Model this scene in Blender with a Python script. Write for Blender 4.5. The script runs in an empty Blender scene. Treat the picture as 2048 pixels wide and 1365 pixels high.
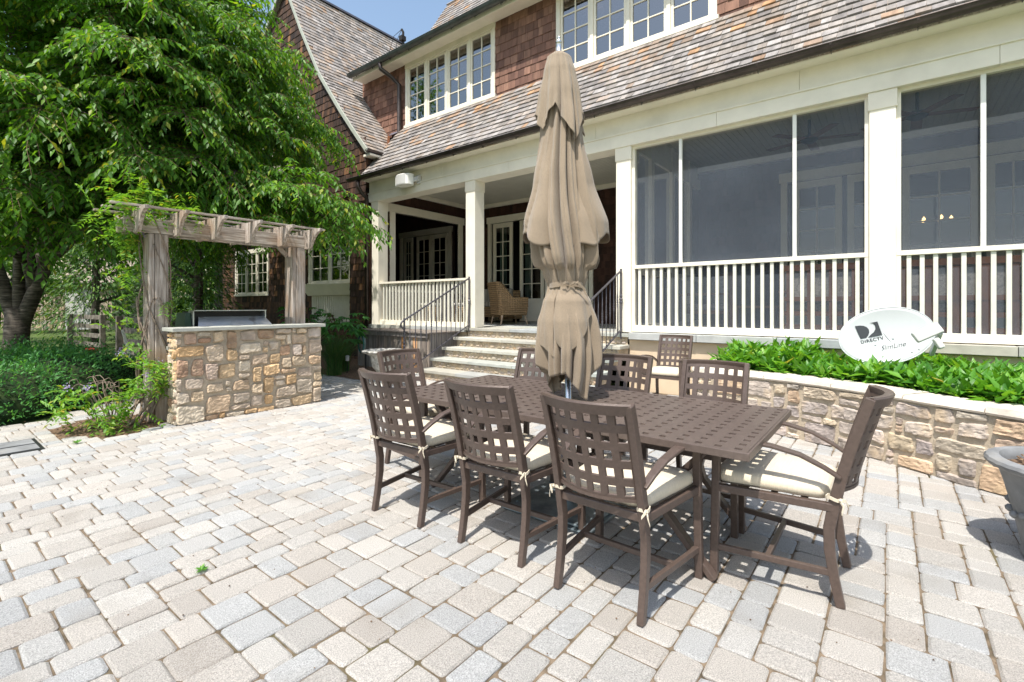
import bpy, math, random
import numpy as np
from mathutils import Vector, Matrix, noise
R=math.radians; PI=math.pi
S=bpy.context.scene
# ------------------------------------------------------------ camera, sky, sun
H=1.3
cam=bpy.data.objects.new("camera",bpy.data.cameras.new("camera")); S.collection.objects.link(cam)
cam.location=(0,0,H); cam.rotation_euler=(R(90),0,R(38.1))
cam.data.sensor_width=36; cam.data.lens=963/2048*36; cam.data.shift_y=-69.5/2048
cam.data.clip_start=.05; cam.data.clip_end=600
S.camera=cam
SUN_EL=R(63.5); sv=Vector((.20,-.98,0)).normalized()
W=bpy.data.worlds.new("World"); S.world=W; W.use_nodes=True
nt=W.node_tree; sky=nt.nodes.new('ShaderNodeTexSky'); sky.sky_type='NISHITA'; sky.sun_disc=False
sky.sun_elevation=SUN_EL; sky.sun_rotation=math.atan2(sv.x,sv.y); sky.air_density=1.5; sky.dust_density=2.2; sky.ozone_density=1.0
bg=nt.nodes['Background']; bg.inputs[1].default_value=.15; nt.links.new(sky.outputs[0],bg.inputs[0])
sl=bpy.data.lights.new("sun",'SUN'); sl.energy=4.6; sl.angle=R(.55); sl.color=(1,.955,.88)
sun=bpy.data.objects.new("sun",sl); S.collection.objects.link(sun)
d=Vector((sv.x*math.cos(SUN_EL),sv.y*math.cos(SUN_EL),math.sin(SUN_EL)))
sun.rotation_euler=d.to_track_quat('Z','Y').to_euler(); sun.location=(3,-12,20)
S.view_settings.view_transform='Standard'; S.view_settings.look='None'; S.view_settings.exposure=.52; S.view_settings.gamma=1
S.render.engine='CYCLES'
try: S.cycles.max_bounces=10; S.cycles.transparent_max_bounces=24
except Exception: pass
rnd=random.Random(7)
def rr(a,b): return rnd.uniform(a,b)
# ------------------------------------------------------------ mesh helpers
class MB:
    def __init__(s): s.v=[]; s.f=[]; s.c=[]
    def add(s,vs,fs,c=None):
        o=len(s.v); s.v.extend([tuple(p) for p in vs])
        if c is None: c=(rnd.random(),rnd.random(),rnd.random())
        for f in fs: s.f.append(tuple(i+o for i in f)); s.c.append(c)
    def box(s,x0,x1,y0,y1,z0,z1,c=None):
        s.add([(x,y,z) for z in(z0,z1) for y in(y0,y1) for x in(x0,x1)],
              [(0,2,3,1),(4,5,7,6),(0,1,5,4),(2,6,7,3),(0,4,6,2),(1,3,7,5)],c)
    def hexa(s,b,t,c=None):   # two quads (bottom ccw from above, top)
        s.add(list(b)+list(t),[(3,2,1,0),(4,5,6,7),(0,1,5,4),(1,2,6,5),(2,3,7,6),(3,0,4,7)],c)
    def bar(s,p,q,w,h,up=(0,0,1),c=None):
        p=Vector(p);q=Vector(q);t=(q-p).normalized();up=Vector(up)
        sd=t.cross(up)
        if sd.length<1e-4: sd=t.cross(Vector((1,0,0)))
        sd.normalize(); u=sd.cross(t).normalized()
        a=sd*w/2;b=u*h/2
        s.add([p-a-b,p+a-b,p+a+b,p-a+b,q-a-b,q+a-b,q+a+b,q-a+b],[(0,1,2,3),(7,6,5,4),(0,4,5,1),(1,5,6,2),(2,6,7,3),(3,7,4,0)],c)
    def sweep(s,path,side,w,d,c=None):  # rectangular section swept along a path; side = constant width axis
        side=Vector(side).normalized(); P=[Vector(p) for p in path]; n=len(P); vs=[]
        for i,p in enumerate(P):
            t=(P[min(i+1,n-1)]-P[max(i-1,0)]).normalized(); nn=side.cross(t).normalized()
            ww=w[i] if isinstance(w,(list,tuple)) else w; dd=d[i] if isinstance(d,(list,tuple)) else d
            a=side*ww/2;b=nn*dd/2
            vs+= [p-a-b,p+a-b,p+a+b,p-a+b]
        fs=[(0,1,2,3),tuple(4*(n-1)+k for k in(3,2,1,0))]
        for i in range(n-1):
            for k in range(4):
                fs.append((4*i+k,4*(i+1)+k,4*(i+1)+(k+1)%4,4*i+(k+1)%4))
        s.add(vs,fs,c)
    def tube(s,path,r,n=8,c=None,cap=True):
        P=[Vector(p) for p in path]; m=len(P); vs=[]; fs=[]
        ref=Vector((0,0,1)); prev=None
        for i,p in enumerate(P):
            t=(P[min(i+1,m-1)]-P[max(i-1,0)]).normalized()
            if prev is None:
                a=t.cross(ref)
                if a.length<.05: a=t.cross(Vector((1,0,0)))
            else: a=prev-t*prev.dot(t)
            a.normalize(); prev=a; b=t.cross(a)
            rad=r[i] if isinstance(r,(list,tuple)) else r
            vs+=[p+(a*math.cos(2*PI*k/n)+b*math.sin(2*PI*k/n))*rad for k in range(n)]
        for i in range(m-1):
            for k in range(n): fs.append((n*i+k,n*i+(k+1)%n,n*(i+1)+(k+1)%n,n*(i+1)+k))
        if cap: fs.append(tuple(range(n-1,-1,-1))); fs.append(tuple(n*(m-1)+k for k in range(n)))
        s.add(vs,fs,c)
    def lathe(s,prof,c0,n=32,c=None,wob=None):
        cx,cy,cz=c0; vs=[];fs=[];m=len(prof)
        for i,(r,z) in enumerate(prof):
            for k in range(n):
                a=2*PI*k/n; rr_=r*(1+(wob(a,i) if wob else 0)); vs.append((cx+rr_*math.cos(a),cy+rr_*math.sin(a),cz+z))
        for i in range(m-1):
            for k in range(n): fs.append((n*i+k,n*i+(k+1)%n,n*(i+1)+(k+1)%n,n*(i+1)+k))
        if prof[0][0]>1e-5: fs.append(tuple(range(n-1,-1,-1)))
        if prof[-1][0]>1e-5: fs.append(tuple(n*(m-1)+k for k in range(n)))
        s.add(vs,fs,c)
    def prism(s,pts,ax,a,b,c=None):  # polygon pts (2D) extruded along axis ax from a to b
        def P(u,v,w): return {'x':(w,u,v),'y':(u,w,v),'z':(u,v,w)}[ax]
        n=len(pts); s.add([P(u,v,a) for u,v in pts]+[P(u,v,b) for u,v in pts],
            [tuple(range(n)),tuple(range(2*n-1,n-1,-1))]+[(i,i+n,(i+1)%n+n,(i+1)%n) for i in range(n)],c)
    def lattice(s,fn,us,vs_,th,c=None):  # plate with holes where both indices are odd
        nu,nv=len(us),len(vs_); V=[]
        for sgn in(.5,-.5):
            for j in range(nv):
                for i in range(nu):
                    p,n=fn(us[i],vs_[j]); V.append(Vector(p)+Vector(n)*th*sgn)
        def I(k,i,j): return k*nu*nv+j*nu+i
        hole=lambda i,j: 0<=i<nu-1 and 0<=j<nv-1 and not(i%2==1 and j%2==1)
        F=[]
        for j in range(nv-1):
            for i in range(nu-1):
                if hole(i,j):
                    F.append((I(0,i,j),I(0,i+1,j),I(0,i+1,j+1),I(0,i,j+1)))
                    F.append((I(1,i,j+1),I(1,i+1,j+1),I(1,i+1,j),I(1,i,j)))
                    if not hole(i,j-1): F.append((I(1,i,j),I(1,i+1,j),I(0,i+1,j),I(0,i,j)))
                    if not hole(i,j+1): F.append((I(0,i,j+1),I(0,i+1,j+1),I(1,i+1,j+1),I(1,i,j+1)))
                    if not hole(i-1,j): F.append((I(0,i,j),I(0,i,j+1),I(1,i,j+1),I(1,i,j)))
                    if not hole(i+1,j): F.append((I(1,i+1,j),I(1,i+1,j+1),I(0,i+1,j+1),I(0,i+1,j)))
        s.add(V,F,c)
    def build(s,name,mat,parent=None,smooth=False,bevel=0,seg=2,local=False,auto=None):
        off=Vector((0,0,0)); o=parent
        if not local:
            while o is not None: off+=o.location; o=o.parent
        me=bpy.data.meshes.new(name); me.from_pydata([(a-off.x,b-off.y,c-off.z) for a,b,c in s.v],[],s.f)
        at=me.attributes.new('rv','FLOAT_VECTOR','FACE'); at.data.foreach_set('vector',[x for c in s.c for x in c])
        me.materials.append(mat); me.update()
        if smooth or auto: me.polygons.foreach_set('use_smooth',[True]*len(me.polygons))
        if auto:
            try: me.set_sharp_from_angle(angle=R(auto))
            except Exception: pass
        ob=bpy.data.objects.new(name,me); S.collection.objects.link(ob); ob.parent=parent
        if bevel:
            b=ob.modifiers.new('bevel','BEVEL'); b.width=bevel; b.segments=seg; b.limit_method='ANGLE'; b.angle_limit=R(35)
        return ob
def np_build(name,V,F,C,mat,parent=None,smooth=False):
    V=np.asarray(V,dtype=np.float32).reshape(-1,3); F=np.asarray(F,dtype=np.int32); off=np.zeros(3,dtype=np.float32); o=parent
    while o is not None: off+=np.array(o.location,dtype=np.float32); o=o.parent
    V=V-off; k=F.shape[1]; me=bpy.data.meshes.new(name)
    me.vertices.add(len(V)); me.vertices.foreach_set('co',V.ravel())
    me.loops.add(F.size); me.loops.foreach_set('vertex_index',F.ravel())
    me.polygons.add(len(F)); me.polygons.foreach_set('loop_start',np.arange(0,F.size,k,dtype=np.int32))
    try: me.polygons.foreach_set('loop_total',np.full(len(F),k,dtype=np.int32))
    except Exception: pass
    me.update(calc_edges=True)
    at=me.attributes.new('rv','FLOAT_VECTOR','FACE'); at.data.foreach_set('vector',np.asarray(C,dtype=np.float32).ravel())
    if smooth: me.polygons.foreach_set('use_smooth',np.ones(len(F),dtype=bool))
    me.materials.append(mat); ob=bpy.data.objects.new(name,me); S.collection.objects.link(ob); ob.parent=parent
    return ob
def thing(name,label,cat,loc=(0,0,0),rz=0,group=None):
    o=bpy.data.objects.new(name,None); S.collection.objects.link(o); o.empty_display_size=.1
    o.location=loc; o.rotation_euler=(0,0,rz); return tag(o,label,cat,group)
def tag(o,label=None,cat=None,group=None,kind=None):
    if label: o['label']=label
    if cat: o['category']=cat
    if group: o['group']=group
    if kind: o['kind']=kind
    return o
def dup(root,loc,rz,label,group=None):
    def cp(o,par):
        c=o.copy(); S.collection.objects.link(c); c.parent=par
        for ch in [x for x in S.objects if x.parent==o]: cp(ch,c)
        return c
    kids=[x for x in S.objects if x.parent==root]
    r=root.copy(); S.collection.objects.link(r); r.location=loc; r.rotation_euler=(0,0,rz)
    for k in kids: cp(k,r)
    tag(r,label,None,group); return r
# ------------------------------------------------------------ materials
def mat(name,stops=None,col=(.5,.5,.5),rough=.7,metal=0,spec=.3,scale=8,detail=6,stretch=(1,1,1),amount=.25,bump=.0,bscale=None,attr=0,
        hue=None,coat=0,dirt=None,sheen=0):
    """procedural surface: base colour from a ramp over the per-piece random value (attr) or one colour, broken up by noise"""
    m=bpy.data.materials.new(name); m.use_nodes=True; t=m.node_tree; N=t.nodes; L=t.links; b=N['Principled BSDF']
    b.inputs['Roughness'].default_value=rough; b.inputs['Metallic'].default_value=metal; b.inputs['Specular IOR Level'].default_value=spec
    if coat: b.inputs['Coat Weight'].default_value=coat
    if sheen: b.inputs['Sheen Weight'].default_value=sheen
    tc=N.new('ShaderNodeTexCoord'); mp=N.new('ShaderNodeMapping'); mp.inputs['Scale'].default_value=stretch
    L.new(tc.outputs['Object'],mp.inputs[0])
    at=N.new('ShaderNodeAttribute'); at.attribute_name='rv'; sp=N.new('ShaderNodeSeparateXYZ'); L.new(at.outputs['Vector'],sp.inputs[0])
    # shift the pattern per piece
    if attr:
        va=N.new('ShaderNodeVectorMath'); va.operation='MULTIPLY_ADD'; va.inputs[1].default_value=(7,9,11); L.new(at.outputs['Vector'],va.inputs[0]); L.new(mp.outputs[0],va.inputs[2]); vec=va.outputs[0]
    else: vec=mp.outputs[0]
    ns=N.new('ShaderNodeTexNoise'); ns.inputs['Scale'].default_value=scale; ns.inputs['Detail'].default_value=detail; ns.inputs['Roughness'].default_value=.6; L.new(vec,ns.inputs[0])
    if stops:
        cr=N.new('ShaderNodeValToRGB'); e=cr.color_ramp.elements
        while len(e)>1: e.remove(e[-1])
        e[0].position=stops[0][0]; e[0].color=(*stops[0][1],1)
        for p,c in stops[1:]: x=e.new(p); x.color=(*c,1)
        L.new(sp.outputs[0] if attr else ns.outputs[0],cr.inputs[0]); base=cr.outputs[0]
    else:
        rgb=N.new('ShaderNodeRGB'); rgb.outputs[0].default_value=(*col,1); base=rgb.outputs[0]
    # brightness breakup
    mr=N.new('ShaderNodeMapRange'); mr.inputs[1].default_value=.3; mr.inputs[2].default_value=.7; mr.inputs[3].default_value=1-amount; mr.inputs[4].default_value=1+amount; L.new(ns.outputs[0],mr.inputs[0])
    f=mr.outputs[0]
    if attr:
        m2=N.new('ShaderNodeMapRange'); m2.inputs[3].default_value=1-attr; m2.inputs[4].default_value=1+attr; L.new(sp.outputs[1],m2.inputs[0])
        mm=N.new('ShaderNodeMath'); mm.operation='MULTIPLY'; L.new(f,mm.inputs[0]); L.new(m2.outputs[0],mm.inputs[1]); f=mm.outputs[0]
    vm=N.new('ShaderNodeVectorMath'); vm.operation='SCALE'; L.new(base,vm.inputs[0]); L.new(f,vm.inputs['Scale']); out=vm.outputs[0]
    if dirt:   # stains: (colour, scale, threshold lo, hi, strength)
        dn=N.new('ShaderNodeTexNoise'); dn.inputs['Scale'].default_value=dirt[1]; dn.inputs['Detail'].default_value=5; L.new(tc.outputs['Object'],dn.inputs[0])
        dm=N.new('ShaderNodeMapRange'); dm.inputs[1].default_value=dirt[2]; dm.inputs[2].default_value=dirt[3]; dm.inputs[4].default_value=dirt[4]; L.new(dn.outputs[0],dm.inputs[0])
        mx=N.new('ShaderNodeMix'); mx.data_type='RGBA'; L.new(dm.outputs[0],mx.inputs[0]); L.new(out,mx.inputs[6]); mx.inputs[7].default_value=(*dirt[0],1); out=mx.outputs[2]
    L.new(out,b.inputs['Base Color'])
    if bump:
        bn=N.new('ShaderNodeTexNoise'); bn.inputs['Scale'].default_value=bscale or scale*4; bn.inputs['Detail'].default_value=8; bn.inputs['Roughness'].default_value=.65; L.new(vec,bn.inputs[0])
        bp=N.new('ShaderNodeBump'); bp.inputs['Strength'].default_value=bump; bp.inputs['Distance'].default_value=.01; L.new(bn.outputs[0],bp.inputs['Height']); L.new(bp.outputs[0],b.inputs['Normal'])
    return m
def leafmat(name,stops,trans=.35,rough=.45,tcol=None):
    m=bpy.data.materials.new(name); m.use_nodes=True; t=m.node_tree; N=t.nodes; L=t.links; b=N['Principled BSDF']; o=N['Material Output']
    at=N.new('ShaderNodeAttribute'); at.attribute_name='rv'; sp=N.new('ShaderNodeSeparateXYZ'); L.new(at.outputs['Vector'],sp.inputs[0])
    cr=N.new('ShaderNodeValToRGB'); e=cr.color_ramp.elements
    while len(e)>1: e.remove(e[-1])
    e[0].position=stops[0][0]; e[0].color=(*stops[0][1],1)
    for p,c in stops[1:]: x=e.new(p); x.color=(*c,1)
    L.new(sp.outputs[0],cr.inputs[0]); L.new(cr.outputs[0],b.inputs['Base Color']); b.inputs['Roughness'].default_value=rough; b.inputs['Specular IOR Level'].default_value=.38
    tr=N.new('ShaderNodeBsdfTranslucent'); vm=N.new('ShaderNodeVectorMath'); vm.operation='MULTIPLY'; vm.inputs[1].default_value=tcol or (1.9,1.7,.55); L.new(cr.outputs[0],vm.inputs[0]); L.new(vm.outputs[0],tr.inputs[0])
    mx=N.new('ShaderNodeMixShader'); mx.inputs[0].default_value=trans; L.new(b.outputs[0],mx.inputs[1]); L.new(tr.outputs[0],mx.inputs[2]); L.new(mx.outputs[0],o.inputs[0])
    return m
def glassmat(name,tint=(.8,.85,.85),refl=1.0,ior=1.9):
    m=bpy.data.materials.new(name); m.use_nodes=True; t=m.node_tree; N=t.nodes; L=t.links; o=N['Material Output']; N.remove(N['Principled BSDF'])
    g=N.new('ShaderNodeBsdfGlossy'); g.inputs['Roughness'].default_value=.015; g.inputs[0].default_value=(refl,refl,refl,1)
    tr=N.new('ShaderNodeBsdfTransparent'); tr.inputs[0].default_value=(*tint,1)
    fr=N.new('ShaderNodeFresnel'); fr.inputs[0].default_value=ior
    tc=N.new('ShaderNodeTexCoord'); ns=N.new('ShaderNodeTexNoise'); ns.inputs['Scale'].default_value=2.2; L.new(tc.outputs['Object'],ns.inputs[0])
    bp=N.new('ShaderNodeBump'); bp.inputs['Strength'].default_value=.12; bp.inputs['Distance'].default_value=.02; L.new(ns.outputs[0],bp.inputs['Height']); L.new(bp.outputs[0],g.inputs['Normal'])
    mx=N.new('ShaderNodeMixShader'); L.new(fr.outputs[0],mx.inputs[0]); L.new(tr.outputs[0],mx.inputs[1]); L.new(g.outputs[0],mx.inputs[2]); L.new(mx.outputs[0],o.inputs[0])
    return m
def screenmat():
    m=bpy.data.materials.new("insect_screen"); m.use_nodes=True; t=m.node_tree; N=t.nodes; L=t.links; o=N['Material Output']; N.remove(N['Principled BSDF'])
    df=N.new('ShaderNodeBsdfDiffuse'); df.inputs[0].default_value=(.115,.135,.165,1); tr=N.new('ShaderNodeBsdfTransparent')
    tc=N.new('ShaderNodeTexCoord'); ns=N.new('ShaderNodeTexNoise'); ns.inputs['Scale'].default_value=.9; ns.inputs['Detail'].default_value=4; L.new(tc.outputs['Object'],ns.inputs[0])
    n2=N.new('ShaderNodeTexNoise'); n2.inputs['Scale'].default_value=160; L.new(tc.outputs['Object'],n2.inputs[0])
    ad=N.new('ShaderNodeMath'); ad.operation='ADD'; L.new(ns.outputs[0],ad.inputs[0]); L.new(n2.outputs[0],ad.inputs[1])
    mr=N.new('ShaderNodeMapRange'); mr.inputs[1].default_value=.7; mr.inputs[2].default_value=1.3; mr.inputs[3].default_value=.38; mr.inputs[4].default_value=.62; L.new(ad.outputs[0],mr.inputs[0])
    mx=N.new('ShaderNodeMixShader'); L.new(mr.outputs[0],mx.inputs[0]); L.new(tr.outputs[0],mx.inputs[1]); L.new(df.outputs[0],mx.inputs[2]); L.new(mx.outputs[0],o.inputs[0])
    return m
def emit(name,col,st):
    m=bpy.data.materials.new(name); m.use_nodes=True; b=m.node_tree.nodes['Principled BSDF']; b.inputs['Emission Color'].default_value=(*col,1); b.inputs['Emission Strength'].default_value=st; return m
def weave():
    m=mat('wicker_weave',col=(.34,.225,.12),rough=.65,scale=25,amount=.25); t=m.node_tree; N=t.nodes; L=t.links; b=N['Principled BSDF']
    tc=N.new('ShaderNodeTexCoord'); outs=[]
    for ax,sc in(('Z',11),('X',8),('Y',8)):
        w=N.new('ShaderNodeTexWave'); w.bands_direction=ax; w.inputs['Scale'].default_value=sc/1.6; w.inputs['Distortion'].default_value=.6; w.inputs['Detail'].default_value=1; L.new(tc.outputs['Object'],w.inputs[0]); outs.append(w.outputs['Fac'])
    a=N.new('ShaderNodeMath'); a.operation='MULTIPLY'; L.new(outs[1],a.inputs[0]); L.new(outs[2],a.inputs[1]); c=N.new('ShaderNodeMath'); c.operation='MULTIPLY_ADD'; L.new(a.outputs[0],c.inputs[0]); c.inputs[1].default_value=.6; L.new(outs[0],c.inputs[2])
    bp=N.new('ShaderNodeBump'); bp.inputs['Distance'].default_value=.012; bp.inputs['Strength'].default_value=1; L.new(c.outputs[0],bp.inputs['Height']); L.new(bp.outputs[0],b.inputs['Normal'])
    src=b.inputs['Base Color'].links[0].from_socket; mr=N.new('ShaderNodeMapRange'); mr.inputs[3].default_value=.45; mr.inputs[4].default_value=1.3; mr.inputs[2].default_value=1.3; L.new(c.outputs[0],mr.inputs[0]); vm=N.new('ShaderNodeVectorMath'); vm.operation='SCALE'; L.new(src,vm.inputs[0]); L.new(mr.outputs[0],vm.inputs['Scale']); L.new(vm.outputs[0],b.inputs['Base Color']); return m
mRoof=mat('cedar_roof_shingle',[(0,(.19,.175,.17)),(.3,(.29,.272,.262)),(.55,(.25,.225,.205)),(.72,(.275,.235,.205)),(.82,(.225,.175,.14)),(.92,(.29,.19,.125)),(1,(.38,.22,.115))],rough=.8,scale=9,stretch=(1,.25,.25),amount=.34,bump=.6,bscale=60,attr=.20)
mRoofG=mat('gable_roof_shingle',[(0,(.20,.185,.175)),(.4,(.33,.30,.28)),(.7,(.28,.24,.21)),(.9,(.33,.27,.22)),(1,(.30,.19,.12))],rough=.8,scale=9,stretch=(.25,1,.25),amount=.3,bump=.5,bscale=60,attr=.22)
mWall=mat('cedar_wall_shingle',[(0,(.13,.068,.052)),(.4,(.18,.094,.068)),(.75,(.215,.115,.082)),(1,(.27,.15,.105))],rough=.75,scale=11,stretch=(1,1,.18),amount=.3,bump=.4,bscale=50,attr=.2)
mWallD=mat('stained_and_shaded_wall_shingle',[(0,(.035,.022,.017)),(.5,(.062,.034,.023)),(.85,(.10,.052,.031)),(1,(.17,.085,.042))],rough=.8,scale=8,stretch=(1.5,1.5,.12),amount=.75,bump=.4,bscale=50,attr=.3)  # dark stain, with the tree's shade deepened into the colour
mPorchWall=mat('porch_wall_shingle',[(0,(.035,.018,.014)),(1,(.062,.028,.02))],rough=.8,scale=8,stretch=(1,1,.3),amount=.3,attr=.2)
mCream=mat('cream_paint',col=(.83,.775,.655),rough=.5,scale=3,amount=.06,bump=.08,bscale=60,dirt=((.52,.47,.37),1.6,.55,.82,.38))
mWhite=mat('white_paint',col=(.83,.82,.77),rough=.45,scale=3,amount=.05,bump=.05,bscale=70)
mBal=mat('painted_baluster',col=(.72,.70,.61),rough=.5,scale=6,amount=.08)
mCeil=mat('beadboard_ceiling_paint',col=(.62,.60,.52),rough=.6,scale=3,amount=.05)
mGutter=mat('bronze_gutter',col=(.075,.06,.055),rough=.35,metal=.6,scale=4,amount=.35,spec=.5)
mGutterU=mat('grey_gutter',col=(.10,.11,.105),rough=.4,metal=.4,scale=4,amount=.3)
mCopper=mat('new_copper',col=(.75,.33,.16),rough=.35,metal=1,scale=6,amount=.25)
mFlash=mat('lead_flashing',col=(.20,.19,.23),rough=.45,metal=.5,scale=3,amount=.2)
mBlue=mat('bluestone_tread',[(.3,(.36,.38,.34)),(.5,(.46,.44,.36)),(.7,(.50,.50,.47))],rough=.75,scale=3.5,amount=.12,bump=.25,bscale=40,attr=0,dirt=((.33,.27,.2),2.5,.55,.75,.5))
mSlabs=mat('bluestone_slab',[(0,(.34,.37,.35)),(.5,(.43,.41,.35)),(1,(.37,.40,.42))],rough=.7,scale=5,amount=.15,bump=.25,bscale=40,attr=.12)
mStucco=mat('tan_stucco',col=(.66,.53,.38),rough=.9,scale=2.5,amount=.08,bump=.5,bscale=70,dirt=((.52,.36,.19),1.1,.58,.75,.45))
mMortar=mat('lime_mortar',col=(.46,.385,.29),rough=.95,scale=12,amount=.2,bump=.7,bscale=60)
mStone=mat('fieldstone_tan',[(0,(.55,.36,.19)),(.2,(.56,.43,.28)),(.4,(.48,.39,.30)),(.55,(.56,.48,.37)),(.7,(.46,.37,.29)),(.82,(.52,.38,.25)),(.92,(.37,.23,.15)),(1,(.50,.46,.41))],rough=.9,scale=7,amount=.35,bump=1.0,bscale=22,attr=.15,dirt=((.58,.45,.3),5,.55,.75,.5))
mStoneG=mat('fieldstone_grey',[(0,(.38,.34,.29)),(.25,(.50,.41,.29)),(.45,(.31,.27,.25)),(.6,(.47,.40,.33)),(.75,(.42,.36,.33)),(.90,(.48,.34,.22)),(1,(.33,.29,.28))],rough=.9,scale=7,amount=.4,bump=1.0,bscale=22,attr=.15,dirt=((.56,.42,.26),6,.52,.72,.6))
mCap=mat('wall_cap_stone',col=(.60,.54,.46),rough=.9,scale=5,amount=.2,bump=.6,bscale=35,dirt=((.5,.36,.25),3,.6,.75,.5))
mPaver=mat('concrete_paver',[(0,(.40,.405,.405)),(.22,(.445,.445,.435)),(.36,(.46,.44,.41)),(.6,(.485,.455,.415)),(.8,(.445,.41,.37)),(1,(.51,.49,.455))],rough=.92,scale=230,detail=2,amount=.38,bump=1.0,bscale=260,attr=.08,dirt=((.27,.235,.19),2.6,.54,.78,.42))
mSand=mat('joint_sand',[(.35,(.11,.085,.055)),(.6,(.19,.145,.10))],rough=1,scale=14,amount=.3,bump=.8,dirt=((.085,.085,.03),1.6,.58,.68,.6))
mChair=mat('bronze_cast_aluminium',col=(.098,.070,.058),rough=.38,metal=.15,spec=.5,scale=60,amount=.16,bump=.12,bscale=300)
mTable=mat('bronze_table_top',col=(.112,.084,.072),rough=.42,metal=.12,spec=.5,scale=40,amount=.16,bump=.12,bscale=260,dirt=((.17,.14,.12),3,.5,.8,.35))
mCush=mat('cream_cushion_cloth',col=(.62,.545,.42),rough=.9,scale=30,stretch=(.3,6,1),amount=.10,bump=.25,bscale=90,sheen=.2)
mPiping=mat('dark_piping',col=(.10,.08,.06),rough=.8,scale=20)
mCanvas=mat('tan_umbrella_canvas',col=(.265,.208,.148),rough=.9,scale=220,detail=2,amount=.16,bump=.35,bscale=500,sheen=.25,dirt=((.33,.26,.185),2.2,.5,.8,.4))
mAlu=mat('brushed_aluminium',col=(.62,.62,.63),rough=.25,metal=.9,scale=5,stretch=(1,1,12),amount=.12)
mIron=mat('wrought_iron',col=(.10,.095,.11),rough=.42,metal=.35,scale=20,amount=.25)
mWood=mat('weathered_cedar',[(.3,(.24,.19,.155)),(.5,(.38,.32,.27)),(.65,(.46,.405,.36))],rough=.85,scale=7,stretch=(6,6,.4),amount=.25,bump=.7,bscale=25,dirt=((.33,.2,.11),2.2,.52,.7,.6))
mWoodY=mat('weathered_cedar_beam',[(.3,(.26,.21,.165)),(.5,(.40,.34,.285)),(.65,(.48,.43,.375))],rough=.85,scale=7,stretch=(6,.4,6),amount=.25,bump=.7,bscale=25,dirt=((.33,.2,.11),2.2,.52,.7,.5))
mBox=mat('weathered_plank',[(0,(.17,.15,.14)),(.4,(.27,.245,.225)),(.7,(.22,.18,.15)),(.86,(.42,.36,.30)),(1,(.50,.25,.10))],rough=.85,scale=6,stretch=(5,5,.35),amount=.45,bump=.6,bscale=30,attr=.2)
mZinc=mat('galvanised_plate',[(.35,(.16,.20,.225)),(.6,(.27,.32,.35))],rough=.4,metal=.7,scale=5,amount=.3)
mDish=mat('dish_grey_paint',col=(.52,.545,.55),rough=.45,scale=3,amount=.04,spec=.4)
mInk=mat('dark_grey_print',col=(.045,.05,.055),rough=.5,scale=5,amount=.05)
mRake=mat('grey_green_trim',col=(.40,.42,.36),rough=.6,scale=3,amount=.1)
mLead=mat('lead_grey_planter',col=(.21,.215,.22),rough=.7,scale=6,amount=.3,bump=.3,dirt=((.30,.27,.22),2.5,.55,.75,.5))
mUrn=mat('mossy_stone_urn',[(.35,(.25,.245,.21)),(.55,(.42,.41,.38)),(.7,(.52,.51,.49))],rough=.9,scale=18,amount=.25,bump=.6,bscale=60)
mSoil=mat('bark_mulch',[(.35,(.07,.045,.03)),(.6,(.20,.13,.08)),(.75,(.38,.28,.19))],rough=1,scale=38,amount=.4,bump=1)
mGrass=mat('lawn_soil',[(.35,(.05,.075,.02)),(.6,(.09,.13,.035))],rough=1,scale=9,amount=.3,bump=.8,bscale=90)
mBark=mat('cherry_bark',[(.35,(.05,.042,.035)),(.55,(.10,.085,.07)),(.7,(.17,.15,.125))],rough=.9,scale=6,stretch=(1,1,5),amount=.3,bump=.8,bscale=22)
mTwig=mat('reddish_twig',col=(.12,.07,.045),rough=.8,scale=10)
mVine=mat('grey_vine_bark',col=(.22,.17,.13),rough=.9,scale=18,amount=.35,bump=.5)
mGlassU=glassmat('upper_window_glass',(.55,.6,.6),ior=2.9); mGlassD=glassmat('door_glass',(.6,.66,.64))
mScreen=screenmat()
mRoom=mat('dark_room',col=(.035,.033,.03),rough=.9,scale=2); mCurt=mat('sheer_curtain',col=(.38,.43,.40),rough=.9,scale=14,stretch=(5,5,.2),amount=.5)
mWick=weave()
mWickL=mat('bleached_chair_leg',col=(.45,.34,.24),rough=.7,scale=12)
mTeak=mat('oiled_teak',col=(.23,.105,.055),rough=.55,scale=12,stretch=(1,1,.3),amount=.3)
mTeakC=mat('grey_patterned_cushion',[(.42,(.30,.29,.27)),(.5,(.48,.46,.42)),(.58,(.33,.31,.29))],rough=.9,scale=16,amount=.2)
mSteel=mat('stainless_steel',col=(.55,.57,.60),rough=.28,metal=.9,scale=3,amount=.15,dirt=((.20,.18,.18),5,.56,.66,.75))
mBlack=mat('black_metal',col=(.02,.02,.02),rough=.5,scale=5)
mGreenCover=mat('dark_green_enamel',col=(.03,.06,.03),rough=.4,scale=5)
mPlastic=mat('light_grey_plastic',col=(.55,.55,.53),rough=.5,scale=4,amount=.05)
mLeaf=leafmat('cherry_leaf',[(0,(.04,.115,.015)),(.5,(.085,.215,.022)),(.85,(.15,.33,.03)),(1,(.30,.34,.04))],.45,.48)
mLeafH=leafmat('hedge_leaf',[(0,(.045,.16,.04)),(.6,(.075,.25,.065)),(1,(.13,.36,.09))],.33,.5)
mLeafW=leafmat('wisteria_leaf',[(0,(.09,.22,.03)),(.6,(.15,.34,.035)),(.9,(.20,.34,.03)),(1,(.35,.28,.05))],.4,.5)
mLeafG=leafmat('bed_leaf',[(0,(.045,.15,.02)),(.5,(.09,.27,.03)),(.9,(.17,.38,.05)),(.97,(.22,.42,.06)),(1,(.42,.38,.10))],.38,.42)
mLeafB=leafmat('background_leaf',[(0,(.03,.085,.015)),(.6,(.07,.17,.025)),(1,(.17,.28,.04))],.35,.6)
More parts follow.
